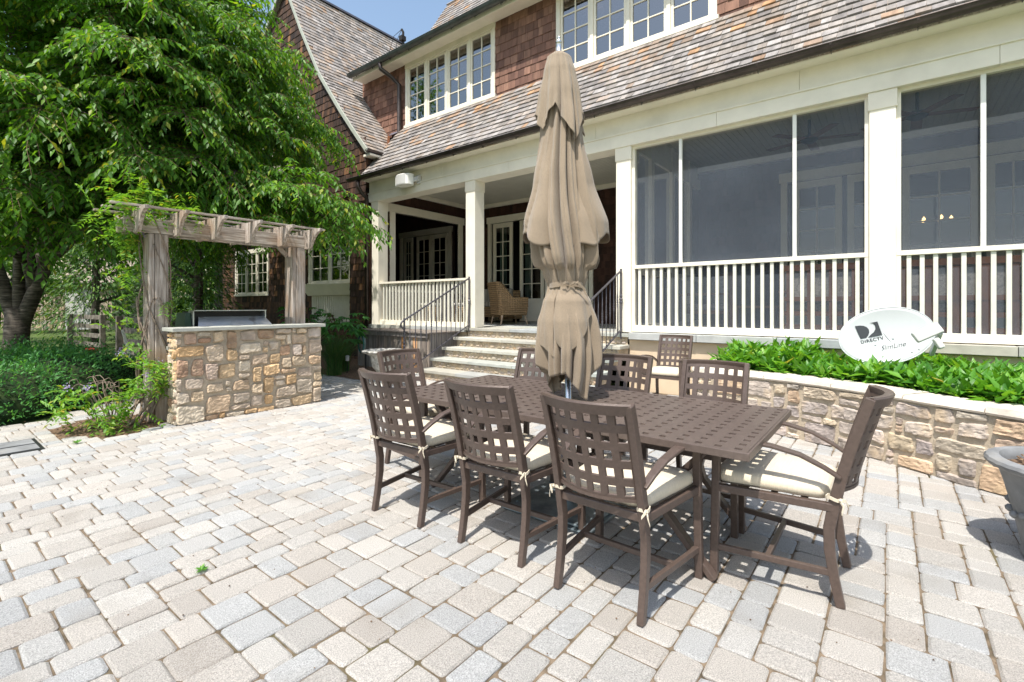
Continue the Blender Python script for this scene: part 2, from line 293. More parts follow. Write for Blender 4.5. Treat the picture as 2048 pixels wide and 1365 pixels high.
mLeafC=leafmat('conifer_needle',[(0,(.025,.075,.02)),(.6,(.06,.14,.03)),(1,(.14,.24,.04))],.25,.6)
mBlade=leafmat('long_grass_blade',[(0,(.03,.10,.02)),(.7,(.06,.17,.03)),(1,(.16,.16,.05))],.25,.5)
mPetal=leafmat('lilac_petal',[(0,(.34,.27,.50)),(1,(.52,.46,.68))],.3,.6,(1.2,1.1,1.2))
# ------------------------------------------------------------ generators
def arc(prof):
    L=[0]
    for a,b in zip(prof,prof[1:]): L.append(L[-1]+math.dist(a,b))
    def at(s):
        s=max(0,min(s,L[-1]-1e-6))
        for i in range(len(L)-1):
            if s<=L[i+1]: break
        f=(s-L[i])/(L[i+1]-L[i]); a,b=prof[i],prof[i+1]; t=((b[0]-a[0])/(L[i+1]-L[i]),(b[1]-a[1])/(L[i+1]-L[i]))
        return (a[0]+(b[0]-a[0])*f,a[1]+(b[1]-a[1])*f),t
    return at,L[-1]
def shingles(M,to3,prof,u0,u1,expo,wr,th,inside=None,flip=1,tone=None,lift=.006,jit=.004):
    """courses of overlapping wooden shingles laid along a profile; to3(u,h,z) -> point; outward normal from profile tangent"""
    at,L=arc(prof); n=int(L/expo)+1
    for k in range(n):
        s0=k*expo; s1=min(s0+expo*1.12,L)
        if s1-s0<.03: continue
        a,b=(u0(s0),u1(s0)) if callable(u0) else (u0,u1)
        u=a-rr(0,wr[1])
        while u<b:
            w=rr(*wr); ua=max(u+.002,a); ub=min(u+w-.002,b); u+=w
            if ub-ua<.02: continue
            j=rr(-jit,jit); (h0,z0),t=at(max(s0+j,0) if k else s0); (h1,z1),_=at(s1)
            if inside and not inside((ua+ub)/2,z0,z1): continue
            nx,nz=-t[1]*flip,t[0]*flip   # outward in (h,z)
            tt=th*rr(.8,1.3); lf=lift*rr(.2,1)*(2.2 if rnd.random()<.06 else 1)
            o0=tt+lf; o1=.002; tw=rr(-.003,.003)
            P=lambda uu,h,z,o:to3(uu,h+nx*o,z+nz*o)
            c=(tone(s0/L) if tone else rnd.random(),rnd.random(),rnd.random())
            M.add([P(ua,h0,z0,lf-.004),P(ub,h0,z0,lf-.004),P(ub,h1,z1,-.004),P(ua,h1,z1,-.004),P(ua,h0,z0,o0+tw),P(ub,h0,z0,o0-tw),P(ub,h1,z1,o1),P(ua,h1,z1,o1)],
                [(0,1,2,3),(7,6,5,4),(0,4,5,1),(1,5,6,2),(2,6,7,3),(3,7,4,0)],c)
def pack(nu,nv,sizes,seed):
    r=random.Random(seed); G=np.zeros((nu,nv),bool); out=[]
    for v in range(nv):
        for u in range(nu):
            if G[u,v]: continue
            mw=1
            while u+mw<nu and not G[u+mw,v] and mw<12: mw+=1
            op=[(w,h,p) for w,h,p in sizes if w<=mw and v+h<=nv and not G[u:u+w,v:v+h].any()]
            op2=[o for o in op if mw-o[0]!=1] or op
            if op2:
                x=r.random()*sum(o[2] for o in op2)
                for w,h,p in op2:
                    x-=p
                    if x<=0: break
            else: w,h=min(mw,2),1
            G[u:u+w,v:v+h]=True; out.append((u,v,w,h))
    return out
def stonework(M,to3,U,V,seed,mod=.045,depth=.03,sizes=None,gap=.003):
    sizes=sizes or [(3,2,6),(2,2,5),(4,2,3),(3,3,1.5),(4,3,1.2),(2,1,2.5),(1,1,1.5),(1,2,2),(3,1,1.5),(2,3,1)]
    nu=max(2,round(U/mod)); nv=max(2,round(V/mod)); mu=U/nu; mv=V/nv; r=random.Random(seed)
    for (u,v,w,h) in pack(nu,nv,sizes,seed):
        g=gap*r.uniform(.5,1.3); x0,x1,y0,y1=u*mu+g,(u+w)*mu-g,v*mv+g,(v+h)*mv-g
        if x1-x0<.012 or y1-y0<.012: continue
        jj=.17*min(x1-x0,y1-y0); J=[(r.uniform(-jj,jj*.3),r.uniform(-jj,jj*.3)) for _ in range(4)]
        C=[(x0-J[0][0],y0-J[0][1]),(x1+J[1][0],y0-J[1][1]),(x1+J[2][0],y1+J[2][1]),(x0-J[3][0],y1+J[3][1])]
        C=[(max(a,.003) if u==0 else a,max(b,.003) if v==0 else b) for a,b in C]
        na=max(6,int((x1-x0)/.014)); nb=max(6,int((y1-y0)/.014)); dp=depth*r.uniform(.6,1.25); so=Vector((r.uniform(0,50),r.uniform(0,50),0)); tl=(r.uniform(-.35,.35),r.uniform(-.35,.35))
        vs=[];fs=[]
        for j in range(nb+1):
            for i in range(na+1):
                a=i/na;b=j/nb; ca,cb=a*2-1,b*2-1
                k=1-.13*(abs(ca)**4*abs(cb)**4)   # rounded corners
                a2=(ca*k+1)/2;b2=(cb*k+1)/2
                px=(C[0][0]*(1-a2)+C[1][0]*a2)*(1-b2)+(C[3][0]*(1-a2)+C[2][0]*a2)*b2
                py=(C[0][1]*(1-a2)+C[3][1]*a2*0+C[1][1]*a2)*(1-b2)+(C[3][1]*(1-a2)+C[2][1]*a2)*b2 if False else (C[0][1]*(1-a2)+C[1][1]*a2)*(1-b2)+(C[3][1]*(1-a2)+C[2][1]*a2)*b2
                e=min(1,min(min(a,1-a)*(x1-x0)/.013,min(b,1-b)*(y1-y0)/.013)); e=math.sin(e*PI/2)
                q=Vector((px*9,py*14,0))+so
                nz=noise.noise(q*.6)*.5-abs(noise.noise(q*1.6))*.9+noise.noise(q*4.5)*.35+.25
                o=(dp*(.75+.5*nz)+ (tl[0]*ca+tl[1]*cb)*.012)*e+.002-.006*(1-e)
                wob=.010*noise.noise(q*1.3+Vector((9,9,9)))+.004*noise.noise(q*5)
                vs.append(to3(px+wob,py+wob,o))
        for j in range(nb):
            for i in range(na):
                q=j*(na+1)+i; fs.append((q,q+1,q+na+2,q+na+1))
        M.add(vs,fs,(r.random(),r.random(),r.random()))
rng=np.random.default_rng(5)
def unit(v): return v/np.maximum(np.linalg.norm(v,axis=-1,keepdims=True),1e-6)
def leaves(P,D,Nn,ln,wd,fold=.25,tone=None):
    """leaf blades: base point P, direction D, normal Nn; 6-vertex blade of 4 triangles->2 quads"""
    n=len(P); D=unit(D); Sd=unit(np.cross(D,Nn)); Nn=unit(np.cross(Sd,D)); ln=np.broadcast_to(np.asarray(ln,float).reshape(-1,1),(n,1)); wd=np.broadcast_to(np.asarray(wd,float).reshape(-1,1),(n,1))
    m=P+D*ln*.42-Nn*wd*fold*.5
    a=m+Sd*wd*.5+Nn*wd*fold; b=m-Sd*wd*.5+Nn*wd*fold; tip=P+D*ln-Nn*ln*.12
    V=np.stack([P,a,tip,m,b],1).reshape(-1,3); i=np.arange(n)[:,None]*5
    F=np.concatenate([i+np.array([0,1,2,3]),i+np.array([0,3,2,4])],0)
    c=rng.random((n,3)); 
    if tone is not None: c[:,0]=tone
    C=np.concatenate([c,c],0)
    return V,F,C
def ov(a,b):  # overlay rotate random perpendicular
    pass
def rand_dir(n,zb=0.): 
    v=rng.normal(size=(n,3)); v[:,2]+=zb; return unit(v)
# ------------------------------------------------------------ ground and paving
g=MB(); g.box(-90,90,-60,120,-.6,-.05); tag(g.build('ground',mGrass),kind='structure')
def in_patio(x,y):
    # left edge of the paving curves round the hedge bed
    e=[(-8.6,-6),(-7.9,-1),(-7.5,.4),(-7.55,1.0),(-8.1,1.5),(-9.0,2.5),(-9.6,3.6),(-9.7,4.6),(-9.3,5.1)]
    if x>3.2 or y<-2.6: return False
    for (x0,y0),(x1,y1) in zip(e,e[1:]):
        if y0<=y<=y1: 
            if x<x0+(x1-x0)*(y-y0)/(y1-y0): return False
            break
    else:
        if y>5.1: return x>-9.2 and y<7.0
    if (x+6.72)**2/.36+(y-1.45)**2/.2<1: return False
    if -8.9<x<-6.05 and 4.95+(x+6.05)*-.0<y and x<-7.3 and y>5.35: return False
    return True
g=MB(); mod=.0640; X0,Y0=-10,-2.6
for (u,v,w,h) in pack(207,151,[(3,3,8),(3,2,8),(2,3,8),(4,3,.5),(3,4,.9),(4,2,1.0),(2,2,1.5)],17):
    x0,y0=X0+u*mod,Y0+v*mod; x1,y1=x0+w*mod,y0+h*mod; cx,cy=(x0+x1)/2,(y0+y1)/2
    if not in_patio(cx,cy): continue
    gp=.0030; x0+=gp*rr(.3,1.7);x1-=gp*rr(.3,1.7);y0+=gp*rr(.3,1.7);y1-=gp*rr(.3,1.7); rc=rr(.008,.022); bz=rr(-.003,.003); tx,ty=rr(-.012,.012),rr(-.012,.012)
    far=math.hypot(cx,cy)>6
    def ring(ins,z,jit):
        pts=[]
        for (qx,qy,sx,sy) in((x0,y0,1,1),(x1,y0,-1,1),(x1,y1,-1,-1),(x0,y1,1,-1)):
            a=[(qx+sx*ins,qy+sy*(ins+rc)),(qx+sx*(ins+rc*.3),qy+sy*(ins+rc*.3)),(qx+sx*(ins+rc),qy+sy*ins)]
            if sx*sy<0: a=a[::-1]
            for p in a: pts.append((p[0]+rr(-jit,jit),p[1]+rr(-jit,jit),z+bz+(p[0]-cx)*tx+(p[1]-cy)*ty))
        return pts
    A=ring(0,-.02,0); B=ring(.0005,-.0075,.0024); Cc=ring(.010,0,.0024)
    k=12; vs=A+B+Cc; fs=[]
    for i in range(k):
        fs.append((i,(i+1)%k,k+(i+1)%k,k+i)); fs.append((k+i,k+(i+1)%k,2*k+(i+1)%k,2*k+i))
    fs.append(tuple(2*k+i for i in range(k)))
    g.add(vs,fs)
tag(g.build('paved_patio',mPaver),kind='structure')
g=MB(); g.add([(x,y,-.010) for x,y in[(-7.9,-2.7),(3.3,-2.7),(3.3,7.3),(-9.5,7.3),(-9.6,3.8),(-8.8,2.6),(-8.0,1.55),(-7.45,1.0),(-7.4,.4),(-7.8,-1)]],[tuple(range(10))])
tag(g.build('joint_sand',mSand),kind='structure')
g=MB()
for k in range(260):
    a=rr(0,2*PI); q=math.sqrt(rnd.random()); x,y=-6.72+.58*q*math.cos(a),1.45+.43*q*math.sin(a); s=rr(.01,.03); g.bar((x,y,-.004+rr(0,.02)),(x+rr(-1,1)*s,y+rr(-1,1)*s,rr(0,.02)),.012,.004)
g.lathe([(.62,-.012),(.5,-.002),(.2,.012),(0,.015)],(-6.72,1.45,0),24); tag(g.build('bark_mulch_bed',mSoil),kind='structure')
g=MB(); g.add([(-9.7,5.0,-.004),(-7.3,5.0,.01),(-7.3,5.6,.01),(-8.9,7.0,0),(-19,7.0,-.004),(-19,6,-.004)],[(0,1,2,3,4,5)]); tag(g.build('house_bed_soil',mSoil),kind='structure')
# ------------------------------------------------------------ HOUSE
house=thing('shingled_house','large cedar shingled house with screened porch, cream trim and steep shingle roofs','house',(-4,8.5,0))
D=7.07; ZF=.87; YU=8.1; YB=10.6; ZC=4.25
hp=lambda m,name,material,**k: m.build(name,material,house,**k)
# foundation, floor, ledge
g=MB(); g.box(-3.22,3.3,D+.03,D+.3,-.3,.775); hp(g,'stucco_foundation',mStucco)
g=MB(); g.box(-9.9,-6.74,D+.03,D+.3,-.3,.775); hp(g,'stucco_foundation',mStucco)
g=MB(); x=-9.95
while x<-6.75: 
    w=min(rr(.7,1.0),-6.73-x); g.box(x+.003,x+w-.003,D-.05,D+.45,.78,ZF); x+=w
hp(g,'stone_ledge',mSlabs,bevel=.006); g=MB()
x=-3.2
while x<3.25: w=rr(.8,1.25); g.box(x+.003,min(x+w,3.3)-.003,D-.06+rr(-.004,.004),D+.45,.785,ZF+.02); x+=w
hp(g,'stone_ledge',mSlabs,bevel=.006)
g=MB(); y=D+.45
yy=[D+.02,7.6,8.2,8.8,9.4,10.0,YB]
for a,b in zip(yy,yy[1:]):
    x=-9.8
    while x<3.25:
        w=rr(.5,.95)
        if not(a<D+.1 and not(-6.74<x<-3.3)): g.box(x+.004,min(x+w,3.3)-.004,a+.004 if a>D+.1 else a,b-.004,.82,ZF)
        x+=w
hp(g,'porch_floor',mSlabs)
g=MB(); g.box(-9.8,3.3,D+.46,YB,.7,.835); hp(g,'floor_base',mMortar)
# posts
PX=[-9.85,-6.73,-3.435,-.19,3.05]
for k,x in enumerate(PX):
    g=MB(); g.box(x,x+.25,D,D+.28,ZF+(.02 if k not in(0,1) else 0),3.83)
    g.box(x-.012,x+.262,D-.012,D+.292,3.60,3.81)
    hp(g,'porch_post',mCream,bevel=.006)
# beam: lower board, upper board set back, soffit boards
g=MB(); 
for z0,z1,ya,yb_,cuts in((3.81,4.03,D-.03,D+.30,(-9.95,-5.6,-1.9,.9,3.35)),(4.034,4.36,D-.005,D+.27,(-9.95,-7.4,-3.8,-.9,1.6,3.35))):
    for a,b in zip(cuts,cuts[1:]): g.box(a+.001,b-.0015,ya,yb_,z0,z1)
g.box(-9.95,3.35,D-.05,D-.03,4.005,4.03); hp(g,'porch_beam',mCream,bevel=.004)
g=MB()
x=-9.8
while x<3.3: g.box(x,x+.088,D+.30,YB,ZC,ZC+.02); x+=.095
g.box(-9.8,3.3,D+.3,YB,ZC+.022,ZC+.1); hp(g,'beadboard_ceiling',mCeil)
g=MB(); g.box(-9.78,3.3,YB-.09,YB-.005,ZC-.11,ZC-.003); g.box(-9.79,-9.70,D+.3,YB-.1,ZC-.11,ZC-.003); g.box(-3.3,-3.21,D+.3,YB-.1,3.95,ZC-.003); hp(g,'crown_moulding',mCream,bevel=.01)
# porch roof
gut=lambda y:None
prof=[(6.80,4.36),(7.1,4.70),(YU-.02,5.90)]
g=MB(); shingles(g,lambda u,h,z:(u,h,z),prof,-10.0,3.4,.165,(.09,.24),.021,flip=1,
    tone=lambda t:(rr(.6,1) if rnd.random()<max(0,(t-.45))*1.3 else rnd.random()*.72 if rnd.random()<.93 else rr(.7,.93)))
hp(g,'porch_roof',mRoof)
g=MB(); g.hexa([(-10.05,6.82,4.30),(3.4,6.82,4.30),(3.4,YU,5.82),(-10.05,YU,5.82)],[(-10.05,6.80,4.352),(3.4,6.80,4.352),(3.4,YU-.02,5.885),(-10.05,YU-.02,5.885)]); hp(g,'roof_deck',mWood)
def gutter(x0,x1,y,z,r,name,material,ax='x'):
    g=MB(); n=9; pr=[]
    for i in range(n): a=PI+PI*i/(n-1); pr.append((r*math.cos(a),r*math.sin(a)))
    out=pr+[(p[0]*.9,p[1]*.9) for p in pr[::-1]]
    if ax=='x': g.prism([(y+a,z+b) for a,b in out],'x',x0,x1)
    else: g.prism([(y+a,z+b) for a,b in out],'y',x0,x1)
    # rolled bead and straps
    if ax=='x':
        g.tube([(x0,y-r,z),(x1,y-r,z)],.009,6)
        g.prism([(y+a,z+b) for a,b in pr],'x',x0,x0+.004)
    o=hp(g,name,material,auto=40); return o
def straps(x0,x1,step,y,z,r,parent,material):
    x=x0
    while x<x1:
        g=MB(); pts=[(x,y-r*1.08*math.cos(a),z-r*1.08*math.sin(a)) for a in [PI*i/8 for i in range(9)]]
        g.sweep(pts,(1,0,0),.022,.004); g.bar((x,y+r*.2,z-r*1.05),(x,y+r*.2,z-r*1.45),.02,.006); g.build('strap',material,parent); x+=step
go=gutter(-10.35,3.4,6.76,4.37,.07,'gutter',mGutter); straps(-9.9,3.3,.78,6.76,4.37,.07,go,mGutter)
g=MB(); g.box(-9.95,3.35,6.84,D-.005,4.30,4.355); hp(g,'soffit',mCream)
# upper wall
g=MB(); 
win=[(-9.83,-6.81),(-5.22,-2.17)]
for (xa,xb) in((-11.7,-9.82),(-6.82,-5.21),(-2.18,3.4)):
    g=MB(); shingles(g,lambda u,h,z:(u,h,z),[(YU,5.78),(YU,7.62)],xa,xb,.175,(.09,.21),.011,flip=1); hp(g,'shingled_wall',mWall)
g=MB()
def wall_holes(g,x0,x1,z0,z1,y0,y1,holes):
    x=x0
    for (a,b,c,d_) in sorted(holes):
        g.box(x,a,y0,y1,z0,z1); 
        if c>z0: g.box(a,b,y0,y1,z0,c)
        if d_<z1: g.box(a,b,y0,y1,d_,z1)
        x=b
    g.box(x,x1,y0,y1,z0,z1)
wall_holes(g,-11.7,3.4,5.6,7.7,YU+.004,YU+.15,[(a+.06,b-.06,5.95,7.5) for a,b in win]); hp(g,'wall_sheathing',mWallD)
def window(x0,x1,z0,z1,y,n,cols,rows,glass=mGlassU,paint=mCream,cas=.09,head=.14,sill=.07,curt=(),room=2.2,parent=None,name='window',dark=None):
    parent=parent or house
    g=MB(); g.box(x0,x0+cas,y-.03,y+.10,z0+sill,z1-head); g.box(x1-cas,x1,y-.03,y+.10,z0+sill,z1-head)
    g.box(x0-.01,x1+.01,y-.035,y+.10,z1-head,z1); g.box(x0-.03,x1+.03,y-.055,y+.10,z0,z0+sill)
    w=g.build(name,paint,parent,bevel=.004); mul=.07; W_=(x1-x0-2*cas-(n-1)*mul)/n
    for i in range(n):
        a=x0+cas+i*(W_+mul); b=a+W_
        if i: 
            g=MB(); g.box(a-mul+.001,a-.001,y-.022,y+.09,z0+sill+.001,z1-head-.001); g.build('mullion',paint,w,bevel=.003)
        g=MB(); st=.05; c,d_=z0+sill+.004,z1-head-.004
        g.box(a+.003,a+st,y-.005,y+.045,c,d_);g.box(b-st,b-.003,y-.005,y+.045,c,d_);g.box(a+st,b-st,y-.004,y+.044,c,c+st*1.2);g.box(a+st,b-st,y-.004,y+.044,d_-st,d_)
        for k in range(1,cols): xx=a+st+(b-a-2*st)*k/cols; g.box(xx-.011,xx+.011,y+.002,y+.035,c+st,d_-st)
        for k in range(1,rows): zz=c+st*1.2+(d_-c-2.2*st)*k/rows; g.box(a+st,b-st,y+.004,y+.033,zz-.011,zz+.011)
        g.build('sash',paint,w,bevel=.002)
        g=MB(); g.add([(a+st-.01,y+.022,c+st-.01),(b-st+.01,y+.022,c+st-.01),(b-st+.01,y+.022,d_-st+.01),(a+st-.01,y+.022,d_-st+.01)],[(0,1,2,3)]); g.build('pane',glass,w)
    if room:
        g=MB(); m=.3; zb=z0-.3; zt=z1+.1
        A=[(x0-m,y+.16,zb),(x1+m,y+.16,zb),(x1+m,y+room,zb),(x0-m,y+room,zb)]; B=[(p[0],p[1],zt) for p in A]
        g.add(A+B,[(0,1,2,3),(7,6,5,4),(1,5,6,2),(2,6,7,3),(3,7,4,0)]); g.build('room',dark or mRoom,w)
    for (ca,cb) in curt:
        g=MB(); vs=[];fs=[]; n2=24
        for i in range(n2+1):
            x=ca+(cb-ca)*i/n2; yy_=y+.28+.03*math.sin(i*1.9)+.01*rr(-1,1)
            vs+=[(x,yy_,z0-.1),(x,yy_,z1)]
        for i in range(n2): fs.append((2*i,2*i+2,2*i+3,2*i+1))
        g.add(vs,fs); g.build('curtain',mCurt,w,smooth=True)
    return w
w1=window(-9.83,-6.81,5.88,7.56,YU,4,2,4,curt=((-9.7,-9.35),(-7.15,-6.9)))
w2=window(-5.22,-2.17,5.88,7.56,YU,4,2,4)
g=MB(); g.box(-9.83,-6.81,YU-.03,YU+.02,5.80,5.878); g.box(-5.24,-2.15,YU-.03,YU+.02,5.80,5.878); g.hexa([(-10.4,YU-.10,5.79),(3.4,YU-.10,5.79),(3.4,YU+.0,5.87),(-10.4,YU+.0,5.87)],[(-10.4,YU-.11,5.80),(3.4,YU-.11,5.80),(3.4,YU-.015,5.895),(-10.4,YU-.015,5.895)]); hp(g,'roof_flashing',mFlash)
for (x,z,w_) in((-8.9,7.28,w1),(-4.9,7.52,w2)):
    g=MB(); g.lathe([(0,0),(.055,0),(.055,.02)],(x,YU+.9,z-.05),16); g.build('ceiling_lamp',emit('warm_ceiling_lamp_%d'%int(-x),(1,.62,.3),3.0),w_)
# upper eave
g=MB(); g.box(-11.6,3.4,YU-.40,YU-.36,7.47,7.60); g.box(-11.6,3.4,YU-.36,YU-.002,7.60,7.63); g.hexa([(-11.6,YU-.3,7.53),(3.4,YU-.3,7.53),(3.4,YU-.002,7.53),(-11.6,YU-.002,7.53)],[(-11.6,YU-.35,7.598),(3.4,YU-.35,7.598),(3.4,YU-.002,7.598),(-11.6,YU-.002,7.598)]); hp(g,'upper_eave',mCream)
gu=gutter(-11.6,3.4,7.60,7.60,.085,'gutter',mGutterU); straps(-11.3,3.3,.72,7.60,7.60,.085,gu,mGutterU)
g=MB(); shingles(g,lambda u,h,z:(u,h,z),[(7.66,7.64),(9.5,8.92),(10.75,10.85)],-11.0,3.4,.17,(.11,.22),.014,flip=1); hp(g,'upper_roof',mRoof)
g=MB(); g.add([(x,y,z) for x in(-11.0,3.4) for (y,z) in((7.62,7.58),(9.5,8.90),(10.75,10.83),(10.75,7.6))],[(0,1,2,3),(7,6,5,4),(0,4,5,1),(1,5,6,2),(3,2,6,7),(0,3,7,4)]); hp(g,'upper_roof_deck',mWood)
g=MB(); g.prism([(10.70,10.84),(10.78,10.93),(10.86,10.84)],'x',-11.05,3.4); hp(g,'ridge_cap',mRoof)
# roof mast on the upper eave
an=MB(); an.tube([(-11.05,9.0,8.55),(-11.05,9.0,9.22),(-11.09,8.98,9.30)],.035,8); an.box(-11.12,-10.98,8.9,9.05,8.95,9.08); an.tube([(-11.09,8.98,9.30),(-11.35,8.9,9.15),(-11.55,8.85,8.6),(-11.7,8.8,8.0)],.008,5); an.tube([(-11.09,8.98,9.30),(-11.2,8.9,9.0),(-11.25,8.85,8.4)],.008,5)
o=thing('service_mast','dark electrical service mast with wires standing on the far roof edge','mast',(-11.05,9.0,8.55)); an.build('mast_pipe',mBlack,o)
# gable wing
RP=[(-9.88,5.09),(-10.53,5.80),(-11.05,6.39),(-12.0,7.55),(-13.0,9.15),(-13.95,10.85)]
LP=[(-13.95,10.85),(-14.9,9.95),(-16.15,8.57),(-17.2,6.9),(-18.4,5.09)]
def zr(x):
    for P in (RP[::-1],): pass
    pts=sorted(RP+LP[1:])
    for (a,b),(c,d_) in zip(pts,pts[1:]):
        if a<=x<=c: return b+(d_-b)*(x-a)/(c-a)
    return -9
YG=D+.0
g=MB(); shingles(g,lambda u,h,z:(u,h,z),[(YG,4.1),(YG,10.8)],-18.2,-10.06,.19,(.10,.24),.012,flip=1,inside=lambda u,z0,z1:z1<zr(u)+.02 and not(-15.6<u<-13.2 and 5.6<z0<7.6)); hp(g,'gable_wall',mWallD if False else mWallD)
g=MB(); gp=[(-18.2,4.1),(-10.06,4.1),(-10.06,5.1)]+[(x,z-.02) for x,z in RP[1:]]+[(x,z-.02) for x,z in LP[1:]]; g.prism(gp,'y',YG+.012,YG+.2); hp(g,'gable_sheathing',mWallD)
# pier at the right foot of the gable
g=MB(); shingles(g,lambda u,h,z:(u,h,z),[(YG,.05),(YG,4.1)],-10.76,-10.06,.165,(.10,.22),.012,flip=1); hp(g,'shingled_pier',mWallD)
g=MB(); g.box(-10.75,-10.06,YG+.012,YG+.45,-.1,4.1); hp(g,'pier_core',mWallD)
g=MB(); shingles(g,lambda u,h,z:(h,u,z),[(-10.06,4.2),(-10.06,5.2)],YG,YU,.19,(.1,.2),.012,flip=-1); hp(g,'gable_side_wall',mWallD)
g=MB(); g.box(-18.2,-10.76,YG+.01,7.9,4.05,4.10); hp(g,'overhang_soffit',mWallD)
# roof slope facing +X and the far slope
g=MB(); shingles(g,lambda u,h,z:(h,u,z),RP,6.97,12.5,.15,(.12,.24),.019,flip=-1,tone=lambda t:rnd.random()*.97); hp(g,'gable_roof',mRoofG)
g=MB(); shingles(g,lambda u,h,z:(h,u,z),LP[::-1],6.97,9.0,.2,(.15,.3),.013,flip=1); hp(g,'gable_roof',mRoofG)
g=MB()
for P in(RP,LP[::-1]):
    for (a,b),(c,d_) in zip(P,P[1:]): g.hexa([(a,6.98,b-.10),(c,6.98,d_-.10),(c,12.5,d_-.10),(a,12.5,b-.10)],[(a,6.98,b-.005),(c,6.98,d_-.005),(c,12.5,d_-.005),(a,12.5,b-.005)])
hp(g,'gable_roof_deck',mWood)
g=MB(); g.prism([(-14.05,10.80),(-13.95,10.93),(-13.85,10.80)],'y',6.95,12.5); hp(g,'gable_ridge_cap',mGutter)
g=MB()
for P in(RP,LP[::-1]):
    for (a,b),(c,d_) in zip(P,P[1:]): g.hexa([(a,6.93,b-.12),(c,6.93,d_-.12),(c,6.975,d_-.12),(a,6.975,b-.12)],[(a,6.93,b+.012),(c,6.93,d_+.012),(c,6.975,d_+.012),(a,6.975,b+.012)])
hp(g,'rake_board',mRake)
gg=gutter(6.90,7.58,-9.83,5.06,.06,'gable_gutter',mGutter,'y')
g=MB(); g.box(-10.06,-9.80,6.98,7.6,4.93,4.98); hp(g,'gable_eave_soffit',mCream)
g=MB(); g.hexa([(-9.98,7.60,5.02),(-9.86,7.60,5.02),(-10.45,8.08,5.72),(-10.55,8.08,5.72)],[(-9.96,7.55,5.12),(-9.84,7.55,5.14),(-10.42,8.05,5.84),(-10.52,8.05,5.84)]); g.box(-10.0,-9.80,7.52,7.66,5.03,5.20); hp(g,'copper_flashing',mCopper)
# gable window behind the tree (casing, shutters, balcony panel)
window(-15.6,-13.2,5.6,7.6,YG,3,2,3,cas=.1,room=0)
g=MB(); g.box(-15.5,-13.3,YG+.09,YG+.12,5.7,7.5); hp(g,'window_back',mRoom)
g=MB(); g.box(-15.8,-13.0,YG-.35,YG+.0,5.1,5.2); g.box(-15.8,-13.0,YG-.35,YG-.33,5.2,5.55)
x=-15.75
while x<-13: g.box(x,x+.03,YG-.37,YG-.35,5.2,5.5); x+=.09
hp(g,'window_planter_box',mCream)
# lower wall below the gable
YL=7.5
holes=[(-18.5,-16.0,1.65,3.25),(-13.5,-11.3,1.85,3.3)]
g=MB(); shingles(g,lambda u,h,z:(u,h,z),[(YL,.0),(YL,4.06)],-19.6,-10.7,.18,(.11,.24),.012,flip=1,inside=lambda u,z0,z1:not any(a<u<b and c-.1<z0<d_-.02 for a,b,c,d_ in holes)); hp(g,'lower_wall',mWallD)
g=MB(); wall_holes(g,-19.6,-10.4,-.1,4.06,YL+.012,YL+.2,[(a+.05,b-.05,c+.05,d_-.05) for a,b,c,d_ in holes]); hp(g,'lower_wall_sheathing',mWallD)
window(-18.5,-16.0,1.65,3.25,YL,3,2,4,glass=mGlassD,room=1.2)
window(-13.5,-11.3,1.9,3.3,YL,2,2,3,glass=mGlassD,room=0,cas=.12)
# flower box and slatted panel
g=MB(); g.hexa([(-13.25,YL-.18,1.60),(-11.0,YL-.18,1.60),(-11.0,YL-.01,1.60),(-13.25,YL-.01,1.60)],[(-13.45,YL-.34,1.93),(-10.95,YL-.34,1.90),(-10.95,YL-.01,1.90),(-13.45,YL-.01,1.93)]); fb=hp(g,'flower_box',mCream,bevel=.005)
g=MB(); g.box(-13.2,-10.77,YL-.06,YL-.02,.92,1.595)
x=-13.2
while x<-10.8: g.box(x,x+.045,YL-.085,YL-.06,1.0,1.595); x+=.095
g.box(-13.2,-10.77,YL-.10,YL-.02,.90,.995); hp(g,'slatted_panel',mBal)
g=MB(); g.box(-13.3,-10.6,YL-.14,YL,.84,.895); hp(g,'panel_sill',mSlabs)
# bracket at left end of overhang and grey box by the corner
g=MB(); g.box(-18.3,-18.15,7.0,7.15,3.6,4.1); g.lathe([(0,-.2),(.05,-.16),(.075,-.08),(.03,-.02),(.08,0),(.08,.04)],(-18.22,7.07,3.62),12); hp(g,'wall_bracket',mCream)
# far right / back shell of the house
g=MB(); g.box(-19.4,-10.2,7.75,7.95,0,4.05) ; hp(g,'inner_wall',mRoom)
